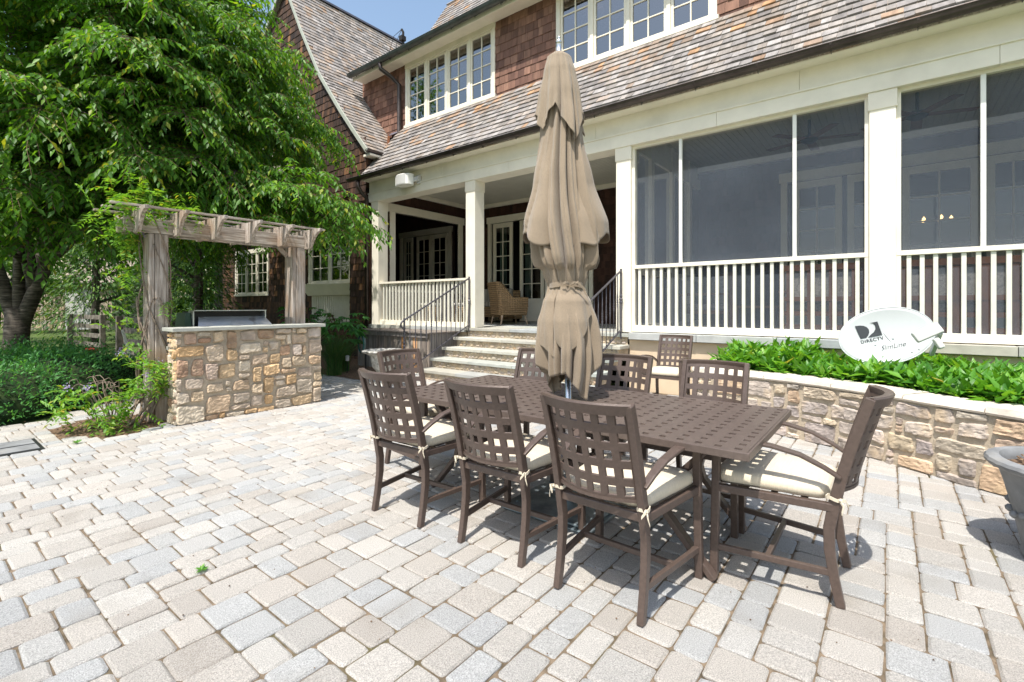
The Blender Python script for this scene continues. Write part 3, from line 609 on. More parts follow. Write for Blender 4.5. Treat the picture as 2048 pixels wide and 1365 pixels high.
# porch interior: back wall, left wall with wide opening, room behind
def fr_door(x0,x1,z1,panes,y,leaf,label=None,side=False):
    """french door group: panes = list of (xa,xb) leaf limits"""
    g=MB(); g.box(x0,x0+.11,y-.03,y+.05,ZF,z1-.18); g.box(x1-.11,x1,y-.03,y+.05,ZF,z1-.18); g.box(x0-.03,x1+.03,y-.045,y+.05,z1-.18,z1); 
    dr=hp(g,'french_door',mCream,bevel=.004)
    for a,b in panes:
        g=MB(); st=.10; c,d_=ZF+.02,z1-.20; pb=c+.62
        g.box(a,a+st,y-.012,y+.035,c,d_);g.box(b-st,b,y-.012,y+.035,c,d_);g.box(a+st,b-st,y-.011,y+.034,c,c+.16);g.box(a+st,b-st,y-.011,y+.034,d_-.13,d_);g.box(a+st,b-st,y-.011,y+.034,pb-.08,pb)
        g.box(a+st,b-st,y+.0,y+.02,c+.16,pb-.08)
        k=2 if b-a>.4 else 1
        for i in range(1,k): xx=a+st+(b-a-2*st)*i/k; g.box(xx-.012,xx+.012,y-.004,y+.03,pb,d_-.13)
        for i in range(1,5): zz=pb+(d_-.13-pb)*i/5; g.box(a+st,b-st,y-.003,y+.029,zz-.012,zz+.012)
        g.build('door_leaf',mCream,dr,bevel=.003)
        g=MB(); g.add([(a+st-.01,y+.015,pb-.01),(b-st+.01,y+.015,pb-.01),(b-st+.01,y+.015,d_-.12),(a+st-.01,y+.015,d_-.12)],[(0,1,2,3)]); g.build('pane',mGlassD,dr)
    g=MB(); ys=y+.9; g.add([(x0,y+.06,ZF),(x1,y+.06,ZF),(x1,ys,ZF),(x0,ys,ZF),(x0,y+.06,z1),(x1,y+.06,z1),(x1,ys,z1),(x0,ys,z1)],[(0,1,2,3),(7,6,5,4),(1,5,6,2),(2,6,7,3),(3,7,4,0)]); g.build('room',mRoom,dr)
    return dr
doorsets=[(-9.17,-5.75,3.86,[(-8.98,-8.28),(-8.02,-7.22),(-7.18,-6.38),(-6.32,-5.9)]),
          (-1.66,1.98,3.86,[(-1.45,-.68),(-.60,.08),(.17,1.12),(1.2,1.8)])]
for x0,x1,z1,pn in doorsets: fr_door(x0,x1,z1,pn,YB-.02,None)
fr_door(-13.15,-10.68,3.79,[(-12.95,-12.5),(-12.3,-11.6),(-11.57,-10.85)],YB-.02,None)
for (a,b) in((-8.85,-8.6),(-7.95,-7.75)):
    g=MB(); vs=[];fs=[]
    for i in range(17):
        x=a+(b-a)*i/16; yy_=YB+.12+.02*math.sin(i*2.1); vs+=[(x,yy_,ZF),(x,yy_,3.6)]
    for i in range(16): fs.append((2*i,2*i+2,2*i+3,2*i+1))
    g.add(vs,fs); hp(g,'door_curtain',mCurt,smooth=True)
g=MB(); dh=[(a+.05,b-.05,ZF+.0,z-.05) for a,b,z,_ in doorsets]
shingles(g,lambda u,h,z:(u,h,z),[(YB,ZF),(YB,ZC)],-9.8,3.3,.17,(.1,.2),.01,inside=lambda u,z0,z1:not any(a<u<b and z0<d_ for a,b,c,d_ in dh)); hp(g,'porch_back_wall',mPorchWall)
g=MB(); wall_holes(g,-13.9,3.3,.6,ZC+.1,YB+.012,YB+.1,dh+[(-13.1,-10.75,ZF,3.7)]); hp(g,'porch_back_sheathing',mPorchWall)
g=MB(); XW=-9.8
def wbox(g,y0,y1,z0,z1,t=.012): g.box(XW-.14,XW-t,y0,y1,z0,z1)
wbox(g,D+.28,7.72,.8,ZC); wbox(g,9.98,YB,.8,ZC); wbox(g,7.72,9.98,3.66,ZC); wbox(g,7.72,9.98,.8,1.75); hp(g,'porch_side_sheathing',mPorchWall)
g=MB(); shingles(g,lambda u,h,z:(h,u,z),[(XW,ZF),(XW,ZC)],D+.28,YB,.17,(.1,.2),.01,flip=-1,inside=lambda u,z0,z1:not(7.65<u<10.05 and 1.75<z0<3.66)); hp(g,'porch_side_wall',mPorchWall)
g=MB(); g.box(XW-.14,XW+.03,7.55,7.72,1.72,3.66); g.box(XW-.14,XW+.03,9.98,10.15,1.72,3.66); g.box(XW-.14,XW+.045,7.50,10.2,3.66,3.86); g.box(XW-.16,XW+.06,7.5,10.2,1.66,1.72); hp(g,'opening_casing',mCream,bevel=.004)
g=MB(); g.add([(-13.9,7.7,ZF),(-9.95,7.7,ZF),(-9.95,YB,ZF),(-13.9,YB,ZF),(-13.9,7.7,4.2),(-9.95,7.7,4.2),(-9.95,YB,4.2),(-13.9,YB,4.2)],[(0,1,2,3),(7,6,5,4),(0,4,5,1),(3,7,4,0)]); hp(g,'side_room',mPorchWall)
# partition between open and screened porch (posts + screen)
g=MB()
for y in(7.9,8.9,9.9): g.box(-3.30,-3.18,y,y+.12,ZF,ZC)
g.box(-3.29,-3.19,D+.3,YB,1.82,1.92); g.box(-3.29,-3.19,D+.3,YB,3.80,3.98); g.box(-3.29,-3.19,D+.3,YB,ZF,1.0); hp(g,'partition_frame',mCream)
g=MB(); g.add([(-3.24,D+.3,ZF),(-3.24,YB,ZF),(-3.24,YB,ZC),(-3.24,D+.3,ZC)],[(0,1,2,3)]); hp(g,'partition_screen',mScreen)
g=MB(); g.box(3.25,3.4,D+.05,YB+.1,.0,7.6); hp(g,'end_wall',mPorchWall)
g=MB(); g.box(-11.6,3.4,11.55,11.6,0,7.5); hp(g,'rear_wall',mPorchWall)
# railings and screens
def railing(x0,x1,screen):
    g=MB(); z0=ZF+(.03 if screen else .0)
    g.box(x0+.002,x1-.002,D+.046,D+.16,1.885,1.94) if screen else g.box(x0,x1,D+.03,D+.17,1.83,1.875)
    g.box(x0+.002,x1-.002,D+.047,D+.14,z0+.002,z0+.10); zt=1.884 if screen else 1.83
    if screen:
        g.box(x0,x0+.045,D+.05,D+.12,z0,3.81); g.box(x1-.045,x1,D+.05,D+.12,z0,3.81); g.box(x0,x1,D+.052,D+.118,3.77,3.812)
    ra=hp(g,'porch_railing' if not screen else 'screen_frame',mCream,bevel=.003)
    n=round((x1-x0)/.117); 
    for i in range(1,n):
        x=x0+(x1-x0)*i/n; g=MB(); g.box(x-.021,x+.021,D+.065,D+.107,z0+.10,zt); g.build('baluster',mBal,ra,bevel=.003)
    if screen:
        g=MB(); g.add([(x0+.02,D+.125,z0+.03),(x1-.02,D+.125,z0+.03),(x1-.02,D+.125,3.79),(x0+.02,D+.125,3.79)],[(0,1,2,3)]); g.build('insect_screen',mScreen,ra)
    return ra
railing(-9.60,-6.73,False)
sc=railing(-3.185,-.19,True)
for x in(-2.43,-.964):
    g=MB(); g.box(x-.022,x+.022,D+.055,D+.10,1.941,3.769); g.build('mullion',mWhite,sc,bevel=.003)
sc=railing(.06,3.05,True)
for x in(.786,2.25):
    g=MB(); g.box(x-.022,x+.022,D+.055,D+.10,1.941,3.769); g.build('mullion',mWhite,sc,bevel=.003)
# downspouts
def pipe(pts,r,name,material): g=MB(); g.tube(pts,r,10); return hp(g,name,material,smooth=True)
pipe([(-9.99,6.78,4.33),(-9.99,6.78,4.16),(-9.965,6.86,4.02),(-9.955,7.0,3.9),(-9.955,7.0,.82)],.046,'downspout',mGutter)
pipe([(-10.25,7.60,7.55),(-10.25,7.62,7.38),(-10.1,7.86,7.2),(-9.98,8.0,7.02),(-9.98,8.0,5.75),(-10.02,7.93,5.66)],.055,'downspout',mGutter)
# ------------------------------------------------------------ stairs
st=thing('entry_steps','five bluestone steps with rough stone risers climbing to the open porch','steps',(-4.97,6.4,0))
fy=[7.03,6.72,6.40,6.08,5.76]; xl=[-6.73,-6.73,-6.72,-6.71,-6.70]
for i,y in enumerate(fy):
    zt=ZF*(1-i/5)
    g=MB(); x=xl[i] 
    while x<-3.22:
        w=rr(.7,1.25); xe=min(x+w,-3.20)
        if -3.2-xe<.35: xe=-3.20
        g.box(x+.002,xe-.002,y+rr(-.005,.005),y+.36 if i else y+.12,zt-.055,zt+rr(-.003,.003)); x=xe
        if xe>=-3.201: break
    g.build('stone_tread',mSlabs,st,bevel=.007)
    g=MB(); z0=ZF*(1-(i+1)/5) if i<4 else -.02
    stonework(g,lambda u,v,o,y=y,z0=z0:(-6.66+u,y+.05-o,z0+v),3.4,ZF/5-.056,40+i,mod=.03,depth=.018,gap=.006)
    g.box(-6.68,-3.24,y+.048,y+.40 if i else y+.06,z0,zt-.056,(.3,.5,.5)); g.build('stone_riser',mStoneG,st)
def handrail(x,label):
    o=thing('iron_handrail',label,'handrail',(x,5.4,0),group='iron handrails beside the steps')
    g=MB(); ytop=7.03; yb=5.40; zt=lambda y:1.86+(y-ytop)*.49; zb=lambda y:.93+(y-ytop)*.478
    pts=[(x,ytop,zt(ytop)),(x,yb,zt(yb))]+[(x,yb-.02-.055*math.sin(a),zt(yb)-.02-.075*(1-math.cos(a))*.8) for a in (.5,1.0,1.6,2.2,2.8)]+[(x,yb,zt(yb)-.16)]
    g.tube(pts,.016,8); g.build('top_rail',mIron,o,smooth=True)
    g=MB(); g.bar((x,ytop,zb(ytop)),(x,yb,zb(yb)),.022,.016); g.build('bottom_rail',mIron,o)
    for yn in (yb,ytop):
        g=MB(); zz0=0 if yn==yb else ZF-.08; g.bar((x,yn,zz0),(x,yn,zt(yn)+.03),.024,.024,(0,1,0))
        zc=zt(yn)-.45; g.lathe([(.013,-.08),(.024,-.05),(.016,-.02),(.030,0),(.016,.02),(.024,.05),(.013,.08)],(x,yn,zc),10); g.build('newel_post',mIron,o)
    n=13
    for i in range(1,n):
        y=yb+(ytop-yb)*i/n; g=MB(); za,zbb=zb(y),zt(y); zc=zbb-.42
        g.lathe([(.007,za-zc),(.0075,-.13),(.013,-.05),(.008,-.035),(.016,-.018),(.009,0),(.016,.018),(.008,.035),(.013,.05),(.0075,.13),(.007,zbb-zc)],(x,y,zc),8); g.build('baluster',mIron,o,smooth=True)
    return o
handrail(-6.60,'wrought iron handrail on the wooden box side of the steps'); handrail(-3.33,'wrought iron handrail on the screened porch side of the steps')
# ------------------------------------------------------------ plank box left of steps
o=thing('plank_enclosure','weathered grey plank enclosure with overhanging lid left of the steps','enclosure',(-8.0,6.6,0))
g=MB(); x=-9.15
while x<-6.93:
    w=rr(.09,.14); xe=min(x+w,-6.9); tt=rr(0,.85) if x<-7.9 else rr(.4,1); g.box(x+.002,xe-.002,6.25,6.27,-.12,.77,(tt,rnd.random(),rnd.random())); x+=w
g.box(-9.2,-9.15,6.24,6.30,-.12,.77); g.box(-9.17,-9.15,6.3,7.0,-.12,.77); g.box(-6.92,-6.9,6.27,7.0,-.12,.77); g.build('plank_side',mBox,o)
g=MB(); g.box(-9.28,-6.86,6.19,7.02,.772,.80); g.box(-9.15,-6.93,6.215,6.245,.69,.77); g.build('lid',mBox,o,bevel=.004)
# ------------------------------------------------------------ table set
GRP='cast aluminium dining chairs round the table'
tb=thing('dining_table','long rectangular bronze metal table with square holes punched through its top','table',(-1.63,2.71,0))
TX0,TX1,TY0,TY1,TZ=-2.80,-.455,2.165,3.255,.69
g=MB()
def edges(a,b,n,hw,marg):
    p=(b-a-2*marg)/n; e=[a]
    for i in range(n): c=a+marg+p*(i+.5); e+= [c-hw/2,c+hw/2]
    return e+[b]
g.lattice(lambda u,v:((u,v,TZ-.004),(0,0,1)),edges(TX0+.012,TX1-.012,28,.030,.0),edges(TY0+.012,TY1-.012,13,.030,.0),.008)
g.build('table_top',mTable,tb)
g=MB()
for (a,b,c,d_) in((TX0,TX1,TY0,TY0+.011),(TX0,TX1,TY1-.011,TY1),(TX0,TX0+.011,TY0+.0115,TY1-.0115),(TX1-.011,TX1,TY0+.0115,TY1-.0115)): g.box(a,b,c,d_,TZ-.034,TZ+.001)
g.build('table_rim',mTable,tb,bevel=.003)
g=MB(); # fine raised seams between panels
for i in range(1,28,2):
    x=TX0+.012+(TX1-TX0-.024)*i/28
    g.box(x-.0015,x+.0015,TY0+.02,TY1-.02,TZ-.0005,TZ+.0012)
for k,(sx,ft) in enumerate(((1,-.655),(-1,-2.60))):
    for y in(2.40,3.02):
        q=MB(); pth=[(-sx*.0+ft+sx*.01,y,.66),(ft-sx*.12,y,.52),(ft-sx*.235,y,.40),(ft-sx*.255,y,.33),(ft-sx*.235,y,.26),(ft-sx*.12,y,.13),(ft,y,.0)]
        q.sweep(pth,(0,1,0),.055,.03); q.build('table_leg',mChair,tb,bevel=.004)
    q=MB(); q.box(ft-sx*.265-.02,ft-sx*.265+.02,2.40,3.02,.31,.36); q.box(ft-.03,ft+.03,2.3,3.12,.645,.672); q.build('cross_bar',mChair,tb)
q=MB(); q.box(-2.33,-.93,2.69,2.73,.315,.36); q.build('stretcher',mChair,tb,bevel=.003)
q=MB(); q.lathe([(.045,-.01),(.06,0),(.06,.004),(.042,.006)],(-1.65,2.71,TZ),20); q.build('umbrella_ring',mChair,tb)
def make_chair(label):
    """local frame: +y towards the table, origin between the four feet"""
    o=thing('dining_chair',label,'chair',(0,0,0),0,GRP)
    prof=[(-.26,0),(-.236,.12),(-.219,.24),(-.217,.33),(-.236,.44),(-.266,.58),(-.304,.72),(-.340,.84),(-.364,.913)]
    for sx in(-1,1):
        q=MB(); q.sweep([(sx*.205,y,z) for y,z in prof],(1,0,0),.030,[.036,.038,.042,.044,.046,.044,.042,.040,.038]); q.build('rear_leg',mChair,o,bevel=.004,local=True)
        q=MB(); q.bar((sx*.27,.245,0),(sx*.262,.235,.635),.036,.036,(0,1,0)); q.build('front_leg',mChair,o,bevel=.004,local=True)
        q=MB(); ap=[(sx*.215,-.262,.560),(sx*.225,-.20,.598),(sx*.238,-.11,.640),(sx*.25,0,.662),(sx*.258,.10,.668),(sx*.262,.19,.660),(sx*.262,.262,.648)]
        q.sweep(ap,(1,0,0),[.032,.036,.042,.046,.048,.048,.046],.016); q.build('armrest',mChair,o,bevel=.005,local=True)
        q=MB(); q.bar((sx*.207,-.222,.14),(sx*.267,.245,.14),.022,.028); q.build('side_stretcher',mChair,o,bevel=.003,local=True)
    q=MB(); q.bar((-.237,.02,.14),(.237,.02,.14),.022,.026); q.build('cross_stretcher',mChair,o,bevel=.003,local=True)
    q=MB()
    q.bar((-.205,-.228,.425),(.205,-.228,.425),.03,.036); q.bar((-.262,.235,.425),(.262,.235,.425),.03,.036)
    for sx in(-1,1): q.bar((sx*.205,-.235,.425),(sx*.262,.235,.425),.03,.036)
    for y in(-.12,0,.12): q.bar((-.23,y,.43),(.23,y,.43),.03,.008)
    q.build('seat_frame',mChair,o,bevel=.004,local=True)
    at,_=arc([(p[1],p[0]) for p in prof[4:]])
    def yb(z):
        for (y0,z0),(y1,z1) in zip(prof[4:],prof[5:]):
            if z0<=z<=z1: return y0+(y1-y0)*(z-z0)/(z1-z0)
        return prof[-1][0] if z>.9 else prof[4][0]
    def fn(a,z):
        bow=.060*(1-(a/.19)**2); y=yb(z)-bow*.98
        n=Vector((-2*.060*a/.19**2*-1*-1,-1,-.45)).normalized(); return ((a,y,z-bow*.28*0),n)
    q=MB(); q.lattice(fn,edges(-.19,.19,6,.036,-.004),edges(.498,.888,5,.042,.002),.009); q.build('lattice_back',mChair,o,local=True,auto=30)
    q=MB(); pts=[]
    for i in range(15):
        a=-.205+.41*i/14; bow=.067*(1-(a/.205)**2); pts.append((a,-.357-bow,.898))
    P=[]; 
    for i,p in enumerate(pts):
        t=Vector(pts[min(i+1,14)])-Vector(pts[max(i-1,0)]); t.z=0; t.normalize(); nn=Vector((t.y,-t.x,0))
        p=Vector(p); P+= [p+nn*.004+Vector((0,0,-.03)),p+nn*.022+Vector((0,-.0,.012)),p+nn*.018+Vector((0,0,.020)),p-nn*.016+Vector((0,0,.016)),p-nn*.016+Vector((0,0,.004)),p-nn*.006+Vector((0,0,-.03))]
    fs=[(5,4,3,2,1,0),tuple(14*6+k for k in range(6))]
    for i in range(14):
        for k in range(6): fs.append((6*i+k,6*i+(k+1)%6,6*(i+1)+(k+1)%6,6*(i+1)+k))
    q.add(P,fs); q.build('top_rail',mChair,o,local=True,auto=35)
    q=MB(); pts=[fn(-.19+.38*i/12,.497)[0] for i in range(13)]; q.sweep(pts,(0,0,1),.014,.016); q.build('lower_rail',mChair,o,local=True)
    # cushion
    q=MB(); nx,ny=16,14; top=[];V=[]
    def wid(t): return .200+.062*t
    for lay in range(5):
        zz=[.446,.455,.478,.500,.509][lay]; ins=[.018,.004,0,.005,.022][lay]
        for j in range(ny+1):
            for i in range(nx+1):
                t=j/ny; u=i/nx*2-1; w=wid(t)-ins; y=-.222+ins+(.475-2*ins)*t
                # squircle the corners
                cxx=u*w; e=abs(u)**8*abs(2*t-1)**8*.028; cxx*=1-e*3; y=y+(0.5-t)*e*1.6
                dome=.014*(1-abs(u)**3)*(1-abs(2*t-1)**3)*(1 if lay>=3 else -.0)
                V.append((cxx,y,zz+dome+.0025*noise.noise(Vector((cxx*14,y*14,3)))))
    n1=(nx+1)*(ny+1); F=[]
    for j in range(ny):
        for i in range(nx):
            a=j*(nx+1)+i; F.append((a,a+nx+1,a+nx+2,a+1)); b=4*n1+a; F.append((b,b+1,b+nx+2,b+nx+1))
    rim=[(i,0) for i in range(nx)]+[(nx,j) for j in range(ny)]+[(i,ny) for i in range(nx,0,-1)]+[(0,j) for j in range(ny,0,-1)]
    for l in range(4):
        for k in range(len(rim)):
            (i0,j0),(i1,j1)=rim[k],rim[(k+1)%len(rim)]; a=l*n1+j0*(nx+1)+i0; b=l*n1+j1*(nx+1)+i1; F.append((a,b,b+n1,a+n1))
    q.add(V,F); cu=q.build('seat_cushion',mCush,o,local=True,smooth=True)
    q=MB(); loop=[V[1*n1+j*(nx+1)+i] for i,j in rim]; loop.append(loop[0]); q.tube([(x*1.012,y*1.01,z-.001) for x,y,z in loop],.0035,5,cap=False); q.build('piping',mPiping,cu,local=True)
    for sx in(-1,1):
        q=MB(); lx,ly,lz=sx*.205,-.236,.468
        ring=[(lx+.024*math.cos(a),ly+.031*math.sin(a),lz+.004*math.sin(3*a)) for a in [2*PI*i/14 for i in range(15)]]
        q.sweep(ring,(0,0,1),.014,.004); q.sweep([(lx+sx*.02,ly-.02,lz),(lx+sx*.034,ly-.036,lz-.018),(lx+sx*.040,ly-.03,lz-.05)],(0,0,1),.012,.005)
        q.sweep([(lx+sx*.02,ly-.022,lz+.002),(lx+sx*.028,ly-.044,lz+.004),(lx+sx*.012,ly-.05,lz-.02)],(0,0,1),.012,.005); q.lathe([(.002,-.008),(.009,0),(.002,.008)],(lx+sx*.022,ly-.026,lz),8); q.build('tie',mCush,cu,local=True)
    return o
c0=make_chair('cushioned bronze lattice chair in the near row nearest the right end of the table')
c0.location=(-.995,2.135,0); c0.rotation_euler=(0,0,R(-1.5))
dup(c0,(-1.655,2.175,0),R(1),'cushioned bronze lattice chair in the middle of the near row, between two others',GRP)
dup(c0,(-2.39,2.145,0),R(3),'cushioned bronze lattice chair in the near row nearest the stone barbecue wall',GRP)
dup(c0,(-.425,2.715,0),R(90),'cushioned bronze lattice chair alone at the table end beside the grey planter',GRP)
dup(c0,(-3.01,2.70,0),R(-90),'cushioned bronze lattice chair at the far left table end facing the umbrella',GRP)
dup(c0,(-.955,3.15,0),R(180),'bronze lattice chair in the far row in front of the garden wall corner',GRP)
dup(c0,(-1.63,3.15,0),R(179),'bronze lattice chair in the far row just right of the umbrella, partly in its shadow',GRP)
dup(c0,(-2.44,3.17,0),R(182),'bronze lattice chair in the far row mostly hidden behind the closed umbrella',GRP)
dup(c0,(-2.235,6.03,0),R(180),'bronze lattice chair standing apart against the tan stucco wall',GRP)
# ------------------------------------------------------------ umbrella
um=thing('patio_umbrella','closed tan canvas market umbrella tied at the middle, standing through the table','umbrella',(-1.65,2.71,0))
g=MB(); g.tube([(-1.65,2.71,.04),(-1.66,2.71,.98)],.021,16); g.tube([(-1.652,2.71,.83),(-1.655,2.71,1.02)],.026,16); g.tube([(-1.66,2.71,.98),(-1.735,2.72,3.0)],.016,12); g.build('pole',mAlu,um,smooth=True)
g=MB(); g.lathe([(.03,-.03),(.032,.0),(.018,.012),(.018,.07),(.022,.075),(.008,.09),(.008,.10),(.011,.105),(0,.12)],(-1.735,2.72,2.985),14); g.build('finial',mAlu,um,smooth=True)
def ctr(z): t=(z-.7)/2.3; return Vector((-1.65-.085*t,2.71+.01*t,z))
VR=Vector((.787,.617,0)); VF=Vector((-.617,.787,0))   # across / along the view the folds were studied from
def cloth(name,prof,nf,amp,hem,seed,th0=0,th1=2*PI,nz=90,nt_=220,asym=None,twist=.25,par=um):
    """draped cloth tube: prof(z)->mean radius, folded nf times; hem(theta) gives the lower limit"""
    r=random.Random(seed); ph=[r.uniform(0,6.28) for _ in range(6)]; M=MB(); vs=[];fs=[]
    for j in range(nz+1):
        for i in range(nt_+1):
            th=th0+(th1-th0)*i/nt_; zt,zb=prof[0][0],hem(th); v=j/nz; z=zt+(zb-zt)*v
            for (za,ra),(zc,rc) in zip(prof,prof[1:]):
                if zc<=z<=za: break
            t=(za-z)/(za-zc) if za>zc else 0; t=min(max(t,0),1); t=t*t*(3-2*t)*.5+t*.5; rad=ra+(rc-ra)*t
            tw=th+twist*(zt-z)+.25*math.sin(z*3+ph[0])
            q_=nf*tw/2+ph[1]+.5*math.sin(2*tw+ph[2]); f=(2*abs(math.sin(q_))**.75-1.15)*(.8+.45*math.sin(int(q_/PI+50)*2.3+seed))
            f2=math.sin((2*nf+1)*tw+ph[3]+z*1.5)*.35+math.sin(3*tw+z*2.5+ph[4])*.35
            a=amp(z,v); rad=rad*(1+a*(f*.8+f2*.5))+.006*noise.noise(Vector((math.cos(th)*5,math.sin(th)*5,z*7+seed)))
            if asym: rad*=asym(th,z)
            p=ctr(z)+VR*(rad*math.cos(th))+VF*(rad*math.sin(th)*.85); vs.append(tuple(p))
    for j in range(nz):
        for i in range(nt_): q=j*(nt_+1)+i; fs.append((q,q+1,q+nt_+2,q+nt_+1))
    M.add(vs,fs); o=M.build(name,mCanvas,par,smooth=True); s=o.modifiers.new('t','SOLIDIFY'); s.thickness=.003; return o
tri=lambda x:2*abs((x/(2*PI))%1-.5)   # 0..1..0
# main body: from the crown to the tie and on down to the pointed hem
body=[(2.985,.03),(2.94,.070),(2.75,.090),(2.45,.104),(2.1,.132),(1.8,.162),(1.62,.160),(1.50,.130),(1.43,.110),(1.36,.128),(1.2,.165),(1.0,.178),(.85,.168),(.72,.15)]
can=cloth('canopy',body,12,lambda z,v:.12+.34*min(1,max(0,(2.9-z)/.9)) if z>1.55 else (.12 if z>1.36 else .12+.20*min(1,(1.36-z)/.25)),lambda th:.85+.08*math.sin(2*th+1)+.16*(tri(4*th+.7)-.5),3,twist=.08,nz=130,nt_=330)
cloth('top_flounce',[(2.99,.028),(2.955,.075),(2.86,.100),(2.7,.124),(2.45,.150),(2.3,.155)],9,lambda z,v:.03+.24*v,lambda th:2.60-.20*(1-tri(4*th+.4*PI))+.05*math.sin(th*2+.5),9,nz=60,nt_=300,par=can,twist=.05)
for t0,t1,hm in((-78,78,.285),(102,258,.262)):
    mid=0 if t0<0 else PI
    cloth('side_panel',[(2.66,.09),(2.4,.135),(2.1,.192),(1.85,hm-.008),(1.66,hm+.01)],5,lambda z,v:.03+.10*v,lambda th,m=mid:1.775-.11*abs(math.sin(th-m))-.02*math.sin(7*th),21 if t0<0 else 27,R(t0),R(t1),nz=70,nt_=90,asym=lambda th,z:max(.45,abs(math.cos(th))**.75),par=can,twist=.0)
cloth('lower_fold',[(1.405,.116),(1.33,.155),(1.2,.182),(1.1,.182),(1.0,.175)],4,lambda z,v:.05+.20*v,lambda th:1.14+.07*math.sin(2*th+2)-.05*math.sin(3*th),33,R(-120),R(35),nz=50,nt_=130,par=can,twist=.0)
cloth('back_fold',[(1.405,.114),(1.33,.15),(1.2,.175),(1.1,.178),(.9,.168)],4,lambda z,v:.05+.20*v,lambda th:.95+.10*math.sin(2*th+1),37,R(150),R(235),nz=50,nt_=90,par=can,twist=.0)
g=MB()
for dz in(0,.016):
    pts=[]
    for i in range(41): a=2*PI*i/40; r_=.122+.008*math.sin(5*a); pts.append(tuple(ctr(1.432+dz+.006*math.sin(3*a))+VR*(r_*math.cos(a))+VF*(r_*math.sin(a)*.85)))
    g.sweep(pts,(0,0,1),.018,.005)
b0=ctr(1.44)-VF*.115+VR*.01
for s_,ln in((1,.10),(-1,.05),(1,.055)):
    g.sweep([tuple(b0),tuple(b0+VR*s_*ln*.5-VF*.02+Vector((0,0,.012))),tuple(b0+VR*s_*ln-VF*.01+Vector((0,0,-.04*(1 if ln>.06 else 0))))],tuple(VF),.004,.016)
g.build('tie_strap',mCanvas,um)
ub=thing('umbrella_base','flat square galvanised umbrella base plate on the pavers under the table','umbrella base',(-1.65,2.71,0))
g=MB(); g.box(-1.97,-1.33,2.39,3.03,.004,.022); g.box(-1.95,-1.35,2.41,3.01,.024,.042); g.build('base_plate',mZinc,ub,bevel=.01,seg=3)
g=MB(); g.lathe([(.05,.042),(.05,.05),(.029,.055),(.029,.25),(.031,.25)],(-1.65,2.71,0),16)
for sx in(-1,1):
    for sy in(-1,1): g.lathe([(.012,.042),(.012,.05),(0,.052)],(-1.65+sx*.24,2.71+sy*.24,0),8)
g.build('pole_socket',mZinc,ub,smooth=False)
# ------------------------------------------------------------ garden wall and bed
WC=[(-1.85,6.9),(-1.86,6.2),(-1.80,5.72),(-1.60,5.57),(-1.2,5.56),(-.92,5.50),(-.60,5.38),(-.28,5.22),(.07,5.00),(.35,4.82),(.62,4.66),(1.0,4.42),(1.5,4.15),(2.2,3.9),(3.2,3.7)]
def smooth_curve(P,n=6):
    out=[]
    for i in range(len(P)-1):
        p0,p1,p2,p3=[Vector(P[max(0,min(len(P)-1,k))]) for k in(i-1,i,i+1,i+2)]
        for j in range(n):
            t=j/n; out.append(.5*((2*p1)+(p2-p0)*t+(2*p0-5*p1+4*p2-p3)*t*t+(-p0+3*p1-3*p2+p3)*t**3))
    out.append(Vector(P[-1])); return out
wc=smooth_curve(WC); cl=[0]
for a,b in zip(wc,wc[1:]): cl.append(cl[-1]+(b-a).length)
def wpt(s,o):
    s=max(0,min(s,cl[-1]-1e-5))
    for i in range(len(cl)-1):
        if s<=cl[i+1]: break
    t=(wc[i+1]-wc[i]).normalized(); p=wc[i]+t*(s-cl[i]); n=Vector((t.y,-t.x))  # outward = towards the patio
    return p+n*o
gw=thing('garden_retaining_wall','low curved fieldstone retaining wall holding the leafy bed beside the porch','wall',(-.3,5.3,0)); WZ=.545
g=MB(); stonework(g,lambda u,v,o:(*wpt(u,o-.015),v-.01),cl[-1],WZ+.01,77,mod=.068,depth=.03,sizes=[(4,2,6),(3,2,5),(5,2,3),(5,3,2),(4,3,2),(2,1,2),(3,1,3),(4,1,2),(2,2,3),(1,1,1.5)])
g.build('stone_face',mStoneG,gw)
g=MB(); n=len(wc); vs=[];fs=[]
for s_ in [cl[-1]*i/60 for i in range(61)]:
    a=wpt(s_,-.012); b=wpt(s_,-.32); vs+=[(*a,-.05),(*a,WZ),(*b,WZ),(*b,-.05)]
for i in range(60):
    for k in range(3): fs.append((4*i+k,4*i+k+1,4*i+k+5,4*i+k+4))
g.add(vs,fs); g.build('mortar_core',mMortar,gw)
g=MB(); s_=0; r=random.Random(3)
while s_<cl[-1]:
    w=r.uniform(.3,.65); s1=min(s_+w,cl[-1]); k=max(2,int(w/.06)); vs=[];fs=[]; th=r.uniform(.038,.06)
    for i in range(k+1):
        ss=s_+.004+(s1-s_-.008)*i/k; jo=.018+.014*noise.noise(Vector((ss*6,1,0))); a=wpt(ss,jo); b=wpt(ss,-.33+.02*noise.noise(Vector((ss*5,7,0)))); m_=wpt(ss,-.14)
        zt=WZ+th+.006*noise.noise(Vector((ss*9,3,2)))
        vs+=[(*wpt(ss,jo-.01),WZ-.004),(*a,WZ+.012),(*wpt(ss,jo-.014),zt-.004),(*m_,zt+.004*noise.noise(Vector((ss*9,8,2)))),(*b,zt-.002),(*b,WZ)]
    for i in range(k):
        for q in range(5): fs.append((6*i+q,6*i+q+1,6*i+q+7,6*i+q+6))
    fs.append((5,4,3,2,1,0)); fs.append(tuple(6*k+q for q in range(6)))
    g.add(vs,fs); s_=s1
g.build('cap_stones',mCap,gw,auto=50)
g=MB(); pts=[(*wpt(cl[-1]*i/40,-.25),.53) for i in range(41)]; pts+=[(3.2,D+.03,.53),(-1.9,D+.03,.53)]; g.add(pts,[tuple(range(len(pts)))]); tag(g.build('bed_soil',mSoil),kind='structure')
